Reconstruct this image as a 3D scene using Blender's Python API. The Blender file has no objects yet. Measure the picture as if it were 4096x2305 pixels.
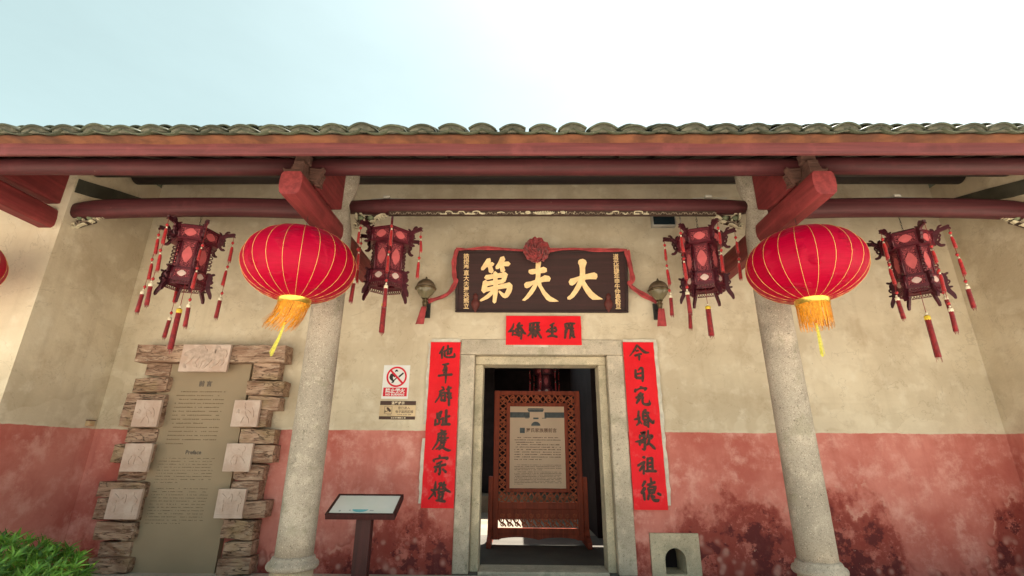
import bpy, bmesh, math, random
import numpy as np
from mathutils import Vector, Matrix, noise as mnoise
R = math.radians
rnd = random.Random(7)
SC = bpy.context.scene
COL = SC.collection

# ------------------------------------------------------------------ camera
F_PX, PITCH, YAW, ROLL = 1928.65, R(18.832), R(-0.775), R(0.3915)
CAM = np.array([0.0, -5.5, 1.21])
def _axes(p, yw, r):
    cy, sy, cp, sp, cr, sr = math.cos(yw), math.sin(yw), math.cos(p), math.sin(p), math.cos(r), math.sin(r)
    f = np.array([sy*cp, cy*cp, sp]); x = np.array([cy, -sy, 0.0]); u = np.cross(x, f)
    return x*cr + u*sr, u*cr - x*sr, f
AX = _axes(PITCH, YAW, ROLL)
def ray(px, py): return AX[0]*(px-2048)/F_PX - AX[1]*(py-1152.5)/F_PX + AX[2]
def onY(px, py, Y):
    d = ray(px, py); return CAM + d*((Y-CAM[1])/d[1])
def onX(px, py, X):
    d = ray(px, py); return CAM + d*((X-CAM[0])/d[0])
cd = bpy.data.cameras.new('camera'); cam = bpy.data.objects.new('camera', cd); COL.objects.link(cam)
cd.sensor_width = 36; cd.lens = 36*F_PX/4096; cd.clip_start = 0.05; cd.clip_end = 2000
M3 = Matrix(((AX[0][0], AX[1][0], -AX[2][0]), (AX[0][1], AX[1][1], -AX[2][1]), (AX[0][2], AX[1][2], -AX[2][2])))
cam.matrix_world = Matrix.Translation(Vector(CAM)) @ M3.to_4x4()
SC.camera = cam

# ------------------------------------------------------------------ sky, sun, exposure
SUN_EL, SUN_AZ = R(68), R(58)            # azimuth from +Y (behind the hall) towards +X
w = bpy.data.worlds.new('World'); SC.world = w; w.use_nodes = True
nt = w.node_tree; nt.nodes.clear()
sky = nt.nodes.new('ShaderNodeTexSky'); sky.sky_type = 'NISHITA'; sky.sun_disc = False
sky.sun_elevation = SUN_EL; sky.sun_rotation = SUN_AZ
sky.air_density = 1.0; sky.dust_density = 2.6; sky.ozone_density = 1.0
bg = nt.nodes.new('ShaderNodeBackground'); bg.inputs['Strength'].default_value = 0.06
hs = nt.nodes.new('ShaderNodeHueSaturation'); hs.inputs['Saturation'].default_value = 0.46; hs.inputs['Hue'].default_value = 0.40
wo = nt.nodes.new('ShaderNodeOutputWorld')
tc = nt.nodes.new('ShaderNodeTexCoord'); mp = nt.nodes.new('ShaderNodeMapping'); mp.inputs['Scale'].default_value = (1.2, 1.2, 3.2)
ns = nt.nodes.new('ShaderNodeTexNoise'); ns.inputs['Scale'].default_value = 2.2; ns.inputs['Detail'].default_value = 6; ns.inputs['Roughness'].default_value = .6
mr = nt.nodes.new('ShaderNodeMapRange'); mr.inputs[1].default_value = .3; mr.inputs[2].default_value = .7; mr.inputs[3].default_value = .97; mr.inputs[4].default_value = 1.05
ml = nt.nodes.new('ShaderNodeVectorMath'); ml.operation = 'SCALE'      # thin uneven haze
nt.links.new(tc.outputs['Generated'], mp.inputs[0]); nt.links.new(mp.outputs[0], ns.inputs['Vector']); nt.links.new(ns.outputs[0], mr.inputs[0])
nt.links.new(sky.outputs[0], ml.inputs[0]); nt.links.new(mr.outputs[0], ml.inputs['Scale'])
nt.links.new(ml.outputs[0], hs.inputs['Color']); nt.links.new(hs.outputs[0], bg.inputs['Color']); nt.links.new(bg.outputs[0], wo.inputs['Surface'])
sl = bpy.data.lights.new('sun', 'SUN'); sl.energy = 5.0; sl.angle = R(0.5); sl.color = (1.0, 0.92, 0.80)
so = bpy.data.objects.new('sun', sl); COL.objects.link(so)
sdir = Vector((math.sin(SUN_AZ)*math.cos(SUN_EL), math.cos(SUN_AZ)*math.cos(SUN_EL), math.sin(SUN_EL)))
so.rotation_euler = sdir.to_track_quat('Z', 'Y').to_euler(); so.location = (3, 8, 12)
vs = SC.view_settings; vs.view_transform = 'Standard'; vs.look = 'None'; vs.gamma = 1.0; vs.exposure = 2.02
SC.cycles.max_bounces = 8; SC.cycles.diffuse_bounces = 5

# ------------------------------------------------------------------ materials
def node(nt, t, **kw):
    n = nt.nodes.new(t)
    for k, v in kw.items():
        if k in n.inputs.keys() if hasattr(n.inputs, 'keys') else False: n.inputs[k].default_value = v
        else: setattr(n, k, v)
    return n
class Nodes:
    """tiny helper to write a procedural material"""
    def __init__(s, name, world=False):
        s.m = bpy.data.materials.new(name); s.m.use_nodes = True; s.t = s.m.node_tree
        s.p = s.t.nodes['Principled BSDF']; s.world = world
        if world: s.co = s.t.nodes.new('ShaderNodeNewGeometry').outputs['Position']
        else: s.co = s.t.nodes.new('ShaderNodeTexCoord').outputs['Object']
    def L(s, a, b): s.t.links.new(a, b)
    def mapped(s, scale):
        n = s.t.nodes.new('ShaderNodeMapping'); n.inputs['Scale'].default_value = scale; s.L(s.co, n.inputs[0]); return n.outputs[0]
    def noise(s, scale, detail=4, rough=.55, vec=None, dist=0):
        n = s.t.nodes.new('ShaderNodeTexNoise'); n.inputs['Scale'].default_value = scale; n.inputs['Detail'].default_value = detail
        n.inputs['Roughness'].default_value = rough; n.inputs['Distortion'].default_value = dist
        s.L(vec if vec is not None else s.co, n.inputs['Vector']); return n.outputs[0]
    def voronoi(s, scale, feature='F1', vec=None, out=0):
        n = s.t.nodes.new('ShaderNodeTexVoronoi'); n.feature = feature; n.inputs['Scale'].default_value = scale
        s.L(vec if vec is not None else s.co, n.inputs['Vector']); return n.outputs[out]
    def step(s, v, lo, hi, a=0., b=1.):
        n = s.t.nodes.new('ShaderNodeMapRange'); n.interpolation_type = 'SMOOTHSTEP'
        for i, x in enumerate((lo, hi, a, b)): n.inputs[i+1].default_value = x
        s.L(v, n.inputs[0]); return n.outputs[0]
    def math(s, op, a, b=0., c=0.):
        n = s.t.nodes.new('ShaderNodeMath'); n.operation = op
        for i, x in enumerate((a, b, c)):
            if isinstance(x, (int, float)): n.inputs[i].default_value = x
            else: s.L(x, n.inputs[i])
        return n.outputs[0]
    def mix(s, f, a, b, mode='MIX'):
        n = s.t.nodes.new('ShaderNodeMix'); n.data_type = 'RGBA'; n.blend_type = mode
        for i, x in ((0, f), (6, a), (7, b)):
            if isinstance(x, (int, float)): n.inputs[i].default_value = x
            elif isinstance(x, (tuple, list)): n.inputs[i].default_value = (*x[:3], 1)
            else: s.L(x, n.inputs[i])
        return n.outputs[2]
    def xyz(s):
        n = s.t.nodes.new('ShaderNodeSeparateXYZ'); s.L(s.co, n.inputs[0]); return n.outputs
    def bump(s, h, strength=.3, dist=.01):
        n = s.t.nodes.new('ShaderNodeBump'); n.inputs['Strength'].default_value = strength; n.inputs['Distance'].default_value = dist
        s.L(h, n.inputs['Height']); s.L(n.outputs[0], s.p.inputs['Normal'])
    def done(s, col, rough=.8, spec=.3, metal=0., sheen=0.):
        i = s.p.inputs
        if isinstance(col, (tuple, list)): i['Base Color'].default_value = (*col[:3], 1)
        else: s.L(col, i['Base Color'])
        if isinstance(rough, (int, float)): i['Roughness'].default_value = rough
        else: s.L(rough, i['Roughness'])
        i['Specular IOR Level'].default_value = spec; i['Metallic'].default_value = metal
        if sheen: i['Sheen Weight'].default_value = sheen
        return s.m
def simple(name, c, rough=.7, var=.25, scale=8., bump=.15, bscale=60., spec=.3, metal=0., sheen=0., dist=.004, dark=None):
    n = Nodes(name)
    d = dark or tuple(x*(1-var) for x in c)
    col = n.mix(n.step(n.noise(scale, 5, .6), .35, .68), d, c)
    if bump: n.bump(n.noise(bscale, 3), bump, dist)
    return n.done(col, rough, spec, metal, sheen)

CREAM, CREAM2, CREAM3 = (.67, .585, .44), (.52, .44, .32), (.75, .69, .56)
RED, RED2, DAMP = (.62, .24, .20), (.46, .125, .10), (.15, .032, .028)
def plaster(name, red=True):
    n = Nodes(name, world=True); X = n.xyz()
    big = n.noise(.9, 5, .6); mid = n.noise(5, 6, .62); fine = n.noise(45, 3)
    streak = n.noise(1.0, 5, .6, n.mapped((6.5, 6.5, .55)))
    hstreak = n.noise(1.0, 5, .65, n.mapped((.8, .8, 7.)), .6)
    cr = n.mix(n.step(big, .36, .66), CREAM2, CREAM)
    cr = n.mix(n.math('MULTIPLY', n.step(mid, .5, .72), .55), cr, CREAM3)
    cr = n.mix(n.math('MULTIPLY', n.step(streak, .50, .75), .26), cr, (.38, .30, .2))
    rep = n.step(n.noise(1.7, 2, .5, n.mapped((.9, .9, 1.4))), .56, .585); cr = n.mix(n.math('MULTIPLY', rep, .28), cr, (.74, .67, .53))
    cr = n.mix(n.math('MULTIPLY', n.step(hstreak, .54, .76), .20), cr, (.43, .34, .23))
    ck = n.step(n.math('ABSOLUTE', n.math('SUBTRACT', n.noise(1.4, 5, .62, None, .5), .5)), .0045, .0012); cr = n.mix(n.math('MULTIPLY', ck, .22), cr, (.22, .16, .10))
    blot = n.step(n.noise(2.1, 7, .72), .50, .70); cr = n.mix(n.math('MULTIPLY', blot, .5), cr, (.40, .31, .205))
    spots = n.step(n.voronoi(7.5), .045, .02); cr = n.mix(n.math('MULTIPLY', spots, .55), cr, (.16, .10, .06))
    if not red:
        g = n.mix(n.step(n.noise(70, 3, .7), .42, .6), (.42, .33, .26), (.66, .58, .5))
        g = n.mix(n.math('MULTIPLY', n.step(n.noise(6, 5, .6), .5, .7), .6), g, (.52, .30, .24))
        low = g
    else:
        rd = n.mix(n.step(n.noise(1.1, 6, .65), .34, .64), RED2, RED)
        drip = n.step(n.noise(1.0, 6, .65, n.mapped((5.5, 5.5, .7))), .5, .7); rd = n.mix(n.math('MULTIPLY', drip, .5), rd, (.44, .125, .10))
        rd = n.mix(n.math('MULTIPLY', n.step(n.noise(3.6, 7, .72), .46, .68), .75), rd, (.73, .39, .335))
        # worn, peeling plaster rising from the ground to a different height along the wall
        rp_ = n.t.nodes.new('ShaderNodeValToRGB'); cr_ = rp_.color_ramp; cr_.interpolation = 'LINEAR'
        prof = ((-4.9, .45), (-4.3, .30), (-3.0, .2), (-1.9, .40), (-1.6, .58), (-1.1, .74), (-.7, .55), (1.25, .25), (1.5, .42), (1.8, .74), (2.2, .92), (2.55, .80), (2.9, .76), (3.2, .88), (3.7, .86), (3.9, .52), (4.06, .06), (4.66, .02), (4.8, .35), (4.92, .86), (5.3, .94))
        while len(cr_.elements) < len(prof): cr_.elements.new(.5)
        for e, (xx, hh) in zip(cr_.elements, prof): e.position = (xx+5)/10.5; e.color = (hh, hh, hh, 1)
        n.L(n.math('DIVIDE', n.math('ADD', X[0], 5.), 10.5), rp_.inputs[0])
        rise = n.math('SUBTRACT', n.math('MULTIPLY', rp_.outputs[0], 1.), X[2])
        wet = n.math('ADD', n.math('ADD', .52, n.math('MULTIPLY', rise, .75)), n.math('MULTIPLY', n.math('SUBTRACT', n.noise(2.7, 5, .62, n.mapped((1, 1, .75))), .5), 1.05))
        jag = n.math('ADD', wet, n.math('MULTIPLY', n.math('SUBTRACT', n.noise(19, 7, .74), .5), .22))
        soft = n.step(n.math('ADD', wet, n.math('MULTIPLY', n.math('SUBTRACT', n.noise(6, 6, .65), .5), .16)), .46, .66)
        rd = n.mix(n.math('MULTIPLY', soft, .8), rd, n.mix(n.step(n.noise(9, 6, .7), .4, .62), (.37, .085, .066), (.53, .175, .14)))
        isl = n.step(n.noise(4.0, 8, .78), .43, .49)
        rd = n.mix(n.math('MULTIPLY', n.math('MULTIPLY', n.step(jag, .56, .70), isl), .8), rd, (.25, .045, .036))
        isl2 = n.step(n.noise(3.4, 7, .74, n.mapped((1, 1, 1.2))), .50, .54)
        rd = n.mix(n.math('MULTIPLY', n.math('MULTIPLY', n.step(jag, .68, .80), isl2), .88), rd, (.115, .026, .028))
        # pale flaked rims and salt blooms inside the wet zone
        rim = n.math('MULTIPLY', n.step(jag, .53, .56), n.step(jag, .62, .58))
        rd = n.mix(n.math('MULTIPLY', n.math('MULTIPLY', rim, n.step(n.noise(4, 3), .52, .62)), .6), rd, (.64, .34, .28))
        cells = n.voronoi(9.5, 'SMOOTH_F1'); bl = n.math('MULTIPLY', n.step(cells, .40, .33), n.step(n.math('ADD', n.noise(1.7, 3), n.math('MULTIPLY', n.math('SUBTRACT', .42, X[2]), .7)), .54, .66))
        rd = n.mix(n.math('MULTIPLY', bl, .7), rd, n.mix(n.step(cells, .34, .1), (.30, .075, .06), (.58, .30, .25)))
        flake = n.math('MULTIPLY', n.step(n.noise(16, 5, .75), .64, .69), n.step(jag, .5, .62))
        rd = n.mix(n.math('MULTIPLY', flake, .8), rd, (.66, .43, .35))
        rd = n.mix(n.math('MULTIPLY', spots, .5), rd, (.12, .04, .03))
        low = rd
    line = n.math('ADD', X[2], n.math('ADD', n.math('MULTIPLY', n.math('SUBTRACT', n.noise(14, 3), .5), .02), n.math('MULTIPLY', n.math('SUBTRACT', n.noise(1.3, 2), .5), .045)))
    f = n.step(line, 1.426, 1.434)
    col = n.mix(f, low, cr)
    edge = n.math('MULTIPLY', n.step(line, 1.432, 1.438), n.step(line, 1.464, 1.44))
    col = n.mix(n.math('MULTIPLY', n.math('MULTIPLY', edge, n.step(n.noise(6, 4), .42, .6)), .5), col, (.66, .6, .48))
    h = n.math('ADD', n.math('MULTIPLY', fine, .25), n.math('ADD', mid, n.math('MULTIPLY', n.noise(2.2, 3), 1.6)))
    n.bump(h, .35, .018)
    return n.done(col, .9, .2)
def granite(name, c=(.47, .41, .335), k=1.0, world=True):
    n = Nodes(name, world=world)
    col = n.mix(n.step(n.noise(2.3, 4), .35, .68), tuple(x*.74 for x in c), c)
    col = n.mix(n.math('MULTIPLY', n.step(n.noise(7, 5, .65), .5, .68), .55), col, tuple(x*1.28 for x in c))
    sp = n.step(n.noise(130, 3, .65), .56, .66); col = n.mix(n.math('MULTIPLY', sp, .62*k), col, (.12, .095, .07))
    sp2 = n.step(n.noise(95, 2, .5), .60, .70); col = n.mix(n.math('MULTIPLY', sp2, .5*k), col, (.70, .62, .5))
    lich = n.step(n.noise(5.5, 6, .7), .53, .66); col = n.mix(n.math('MULTIPLY', lich, .42), col, (.25, .235, .155))
    pit = n.step(n.noise(34, 5, .75), .60, .66); col = n.mix(n.math('MULTIPLY', pit, .5*k), col, (.13, .105, .08))
    n.bump(n.math('SUBTRACT', n.math('ADD', n.noise(60, 3), n.noise(9, 3)), pit), .55, .008)
    return n.done(col, .85, .25)
def paint_wood(name, c, wear=(.36, .30, .24), amt=.4, axis='x'):
    n = Nodes(name)
    v = n.mapped((.7, 16, 16) if axis == 'x' else ((16, .7, 16) if axis == 'y' else (16, 16, .7)))
    g = n.noise(1.6, 6, .65, v)
    col = n.mix(n.step(g, .35, .68), tuple(x*.62 for x in c), c)
    col = n.mix(n.math('MULTIPLY', n.step(n.noise(3.5, 6, .7), .50, .72), amt), col, tuple(x*1.6 for x in c))
    sp = n.step(n.noise(2.1, 7, .7, v), .57, .66); col = n.mix(n.math('MULTIPLY', sp, amt), col, tuple(x*.35 for x in c))
    ch = n.step(n.noise(9, 6, .75, None, .6), .68, .72); col = n.mix(n.math('MULTIPLY', ch, amt*.8), col, wear)
    n.bump(n.math('ADD', g, n.noise(30, 3)), .3, .006)
    return n.done(col, .62, .35)
MT = {}
MT['plaster'] = plaster('lime plaster with red dado'); MT['plaster_out'] = plaster('lime plaster with rough dado', False)
MT['granite'] = granite('granite', k=1.35); MT['granite_y'] = granite('yellowish granite', (.62, .535, .385)); MT['granite_door'] = granite('door granite', (.58, .505, .40))
MT['beam'] = paint_wood('ox red beam paint', (.092, .021, .025)); MT['beam_y'] = paint_wood('ox red beam paint cross', (.235, .036, .038), axis='y')
MT['fascia'] = paint_wood('faded red fascia paint', (.165, .044, .046), amt=.35)
MT['dark_wood'] = paint_wood('dark roof boards', (.030, .020, .019), amt=.2)
MT['grey_wood'] = paint_wood('weathered bracket wood', (.13, .066, .052), amt=.5)
def tile_mat():
    n = Nodes('mossy grey tile', True)
    c = n.mix(n.step(n.noise(3.1, 4), .35, .65), (.026, .030, .017), (.066, .074, .044))
    c = n.mix(n.math('MULTIPLY', n.step(n.noise(22, 5, .7), .5, .66), .7), c, (.034, .036, .018))
    c = n.mix(n.math('MULTIPLY', n.step(n.noise(45, 3, .7), .6, .7), .5), c, (.20, .20, .15))
    n.bump(n.noise(50, 4, .7), .5, .006); return n.done(c, .6, .4)
MT['tile'] = tile_mat()
MT['mortar'] = simple('eave mortar', (.17, .165, .125), .9, .5, 14, .5, 40, dist=.01)
MT['terracotta'] = simple('terracotta eave underside', (.165, .062, .030), .85, .5, 5, .5, 50, dark=(.08, .03, .017))
MT['white_carve'] = simple('aged white carving paint', (.74, .67, .48), .6, .35, 30, .3, 90)
MT['green_carve'] = simple('faded green carving paint', (.20, .23, .14), .7, .4, 25, .3, 80)
MT['dark_carve'] = simple('dark carving ground', (.075, .045, .035), .7, .4, 20, .4, 70)
MT['taupe_carve'] = simple('aged taupe carving paint', (.34, .27, .2), .7, .5, 25, .4, 80)
MT['lantern_wood'] = simple('dark red lantern wood', (.13, .014, .026), .42, .45, 18, .2, 60, spec=.5)
MT['lantern_wood2'] = simple('lantern fret wood', (.085, .012, .022), .5, .4, 20, .2, 60, spec=.45)
def glow(name, c, e):
    n = Nodes(name); col = n.mix(n.step(n.noise(9, 4), .35, .7), tuple(x*.8 for x in c), c)
    m = n.done(col, .7, .2); n.p.inputs['Transmission Weight'].default_value = 0
    return m
MT['pink'] = glow('pink lantern silk', (.62, .135, .145), 0); MT['pale'] = glow('pale lantern silk', (.68, .50, .45), 0)
def fret(name, a, b):
    n = Nodes(name)
    e = n.voronoi(62, 'DISTANCE_TO_EDGE'); r = n.math('FRACT', n.math('MULTIPLY', n.voronoi(40, 'F1'), 3.2))
    f = n.math('MAXIMUM', n.step(e, .10, .06), n.step(n.math('ABSOLUTE', n.math('SUBTRACT', r, .5)), .17, .11))
    n.bump(f, .6, .004)
    return n.done(n.mix(f, b, a), .55, .3)
MT['fret'] = fret('carved fret over pink silk', (.055, .007, .014), (.42, .085, .10))
MT['tassel'] = simple('red tassel silk', (.50, .018, .022), .55, .45, 40, .5, 160, sheen=.3)
MT['tassel_dark'] = simple('dark red tassel silk', (.30, .012, .018), .55, .45, 40, .5, 160, sheen=.3)
MT['bead'] = simple('ivory bead', (.78, .70, .52), .4, .2, 20, 0); MT['yellow'] = simple('yellow cord', (.85, .62, .06), .5, .25, 30, .2)
def satin():
    n = Nodes('red lantern satin'); g = n.noise(9, 3, .6, n.mapped((1, 1, 10)))
    col = n.mix(n.step(g, .2, .9), (.47, .0006, .030), (.57, .0009, .045))
    wr = n.math('MULTIPLY', n.noise(5, 4, .7, n.mapped((.6, .6, 9))), n.step(n.noise(4.5, 2), .52, .66))
    n.bump(wr, .9, .03)
    m = n.done(col, .42, .16); i = n.p.inputs
    i['Sheen Weight'].default_value = .12; i['Sheen Roughness'].default_value = .35; i['Sheen Tint'].default_value = (1, .25, .45, 1)
    t = n.t.nodes.new('ShaderNodeBsdfTranslucent'); n.L(col, t.inputs[0]); mx = n.t.nodes.new('ShaderNodeMixShader'); mx.inputs[0].default_value = .36
    out = [x for x in n.t.nodes if x.type == 'OUTPUT_MATERIAL'][0]
    n.L(n.p.outputs[0], mx.inputs[1]); n.L(t.outputs[0], mx.inputs[2]); n.L(mx.outputs[0], out.inputs[0]); return m
MT['satin'] = satin()
MT['gold'] = simple('gold foil', (.90, .62, .12), .28, .3, 25, .25, 50, metal=.85, spec=.5)
MT['gold_thread'] = simple('gold piping', (.92, .58, .18), .4, .2, 20, 0, metal=.2)
MT['fringe'] = simple('orange fringe', (.88, .36, .025), .55, .35, 60, .2, 120)
MT['fringe_y'] = simple('yellow green tassel', (.80, .74, .13), .55, .3, 60, .2, 120)
def paper():
    n = Nodes('red couplet paper', True)
    col = n.mix(n.step(n.noise(3, 4), .35, .7), (.70, .006, .014), (.80, .009, .020))
    X = n.xyz(); f = n.math('MULTIPLY', n.step(n.noise(9, 5, .65), .52, .72), n.step(X[2], 2.1, .75))
    col = n.mix(n.math('MULTIPLY', f, .55), col, (.78, .16, .16))
    n.bump(n.math('ADD', n.noise(5, 3), n.noise(22, 4, .6, n.mapped((1, 1, .35)))), .5, .012); return n.done(col, .6, .25)
MT['paper'] = paper()
MT['ink'] = simple('faded ink', (.088, .036, .026), .6, .5, 30, .2, 90, dark=(.045, .022, .018))
MT['white_paper'] = simple('torn backing paper', (.68, .64, .55), .85, .25, 10, .3, 30)
MT['plaque'] = paint_wood('dark lacquered plaque board', (.040, .010, .010), amt=.12)
MT['plaque_frame'] = paint_wood('dark plaque moulding', (.030, .010, .010), amt=.2)
MT['gilt'] = simple('worn gilt lettering', (.86, .60, .30), .45, .18, 16, .25, 60, metal=.15, spec=.4)
MT['cloth'] = simple('dull red cloth', (.46, .065, .070), .8, .4, 12, .4, 70, sheen=.25)
MT['peg'] = simple('red brown peg', (.12, .026, .022), .6, .3, 20, .2)
MT['brass_dark'] = simple('tarnished brass', (.20, .15, .085), .38, .4, 14, .15, 40, metal=.75, spec=.5)
MT['brass_lid'] = simple('brown enamel lid', (.17, .12, .075), .5, .4, 14, .15, 40)
MT['iron'] = simple('dark iron', (.045, .045, .045), .5, .3, 14, .2, 60, metal=.4)
def glass_mat():
    n = Nodes('smoky lamp glass'); m = n.done((.30, .26, .16), .08, .6); n.p.inputs['Transmission Weight'].default_value = .45; n.p.inputs['IOR'].default_value = 1.45; return m
MT['lamp_glass'] = glass_mat()
def sleeper():
    n = Nodes('weathered timber', True)
    g = n.noise(2.0, 6, .6, n.mapped((1.6, 4, 5)), 1.2); k = n.noise(24, 6, .75, n.mapped((.25, 1, 1.2)))
    c = n.mix(n.step(g, .32, .68), (.24, .135, .09), (.50, .345, .25))
    c = n.mix(n.math('MULTIPLY', n.step(k, .52, .72), .8), c, (.66, .53, .42))
    c = n.mix(n.math('MULTIPLY', n.step(n.noise(2.6, 3), .5, .7), .5), c, (.36, .27, .14))
    crack = n.step(n.math('ABSOLUTE', n.math('SUBTRACT', n.noise(3.0, 4, .6, n.mapped((.8, 3, 6)), 1.0), .5)), .014, .004)
    c = n.mix(n.math('MULTIPLY', crack, .8), c, (.06, .03, .02))
    n.bump(n.math('SUBTRACT', n.math('ADD', g, k), n.math('MULTIPLY', crack, 1.2)), .8, .016); return n.done(c, .9, .2)
MT['sleeper'] = sleeper()
def panel_mat():
    n = Nodes('brown grey printed panel', True); c = n.mix(n.step(n.noise(1.6, 3), .3, .7), (.315, .245, .165), (.36, .28, .19))
    n.bump(n.noise(160, 2), .12, .002); return n.done(c, .75, .12)
MT['panel'] = panel_mat()
MT['print_dark'] = simple('printed dark text', (.13, .105, .09), .7, .2, 20, 0)
MT['relief'] = simple('pinkish plaster relief', (.62, .50, .43), .8, .28, 7, .35, 40, dist=.008, dark=(.52, .38, .31))
MT['relief_line'] = simple('browner relief clay', (.585, .455, .38), .85, .25, 20, .5, 40)  # slightly browner clay for the horse carving
MT['sign_white'] = simple('white sign sheet', (.78, .79, .78), .45, .05, 5, 0); MT['sign_red'] = simple('sign red', (.66, .012, .035), .45, .08, 6, 0)
MT['sign_black'] = simple('sign black', (.03, .027, .025), .5, .1, 6, 0); MT['sign_gold'] = simple('brushed gold sheet', (.66, .50, .31), .38, .15, 5, .1, 90, metal=.45)
MT['sign_brown'] = simple('sign dark brown', (.075, .04, .03), .45, .1, 6, 0); MT['sign_text_gold'] = simple('sign cream lettering', (.82, .70, .5), .5, .1, 6, 0)
MT['stand'] = paint_wood('dark red stand lacquer', (.055, .012, .012), amt=.15, axis='z')
def board_face():
    n = Nodes('glossy white info sheet'); c = n.mix(n.step(n.noise(3, 3), .3, .7), (.66, .74, .70), (.76, .80, .78)); return n.done(c, .16, .5)
MT['info_face'] = board_face(); MT['info_blue'] = simple('pale blue print', (.12, .52, .60), .3, .2, 20, 0); MT['info_grey'] = simple('grey print', (.36, .44, .47), .3, .2, 20, 0)
MT['screen_wood'] = paint_wood('red brown varnished wood', (.36, .064, .028), amt=.45, axis='z', wear=(.40, .13, .05))
MT['screen_light'] = paint_wood('varnished wood lightened for relief', (.50, .115, .045), amt=.3, axis='z', wear=(.5, .2, .08))  # lighter copy of the screen wood; relief contrast put into the colour
MT['poster'] = simple('cream poster', (.78, .58, .42), .6, .06, 3, 0); MT['poster_roof'] = simple('poster slate print', (.13, .15, .16), .6, .4, 12, 0); MT['poster_text'] = simple('poster brown print', (.22, .10, .065), .6, .2, 20, 0)
MT['leaf'] = None
def leaf_mat():
    n = Nodes('shrub leaf', True); c = n.mix(n.step(n.noise(9, 3), .35, .65), (.06, .15, .020), (.16, .36, .045))
    c = n.mix(n.step(n.noise(40, 2), .6, .72), c, (.36, .52, .08)); m = n.done(c, .42, .4)
    t = n.t.nodes.new('ShaderNodeBsdfTranslucent'); n.L(c, t.inputs[0]); mx = n.t.nodes.new('ShaderNodeMixShader'); mx.inputs[0].default_value = .25
    out = [x for x in n.t.nodes if x.type == 'OUTPUT_MATERIAL'][0]
    n.L(n.p.outputs[0], mx.inputs[1]); n.L(t.outputs[0], mx.inputs[2]); n.L(mx.outputs[0], out.inputs[0]); return m
MT['leaf'] = leaf_mat(); MT['stem'] = simple('shrub stem', (.10, .07, .04), .9)
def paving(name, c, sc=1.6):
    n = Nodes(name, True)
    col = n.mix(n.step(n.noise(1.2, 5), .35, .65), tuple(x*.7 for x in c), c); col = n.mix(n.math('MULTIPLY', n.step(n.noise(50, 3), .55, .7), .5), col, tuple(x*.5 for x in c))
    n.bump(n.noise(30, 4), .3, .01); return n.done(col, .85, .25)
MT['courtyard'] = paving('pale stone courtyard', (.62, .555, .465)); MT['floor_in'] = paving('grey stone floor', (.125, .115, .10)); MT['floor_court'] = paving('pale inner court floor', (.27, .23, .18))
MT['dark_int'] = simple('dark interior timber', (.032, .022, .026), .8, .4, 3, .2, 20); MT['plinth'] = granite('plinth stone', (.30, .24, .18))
MT['gable_paint'] = simple('dark grey green gable paint', (.085, .082, .062), .8, .4, 4, .3, 30)
MT['cable'] = simple('pale cable', (.55, .52, .46), .5, .1, 9, 0); MT['lens'] = simple('dark lamp glass', (.012, .02, .026), .12, .1, 5, 0, spec=.6); MT['lamp_body'] = simple('grey lamp housing', (.32, .31, .28), .5, .15, 9, 0, metal=.2)

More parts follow.
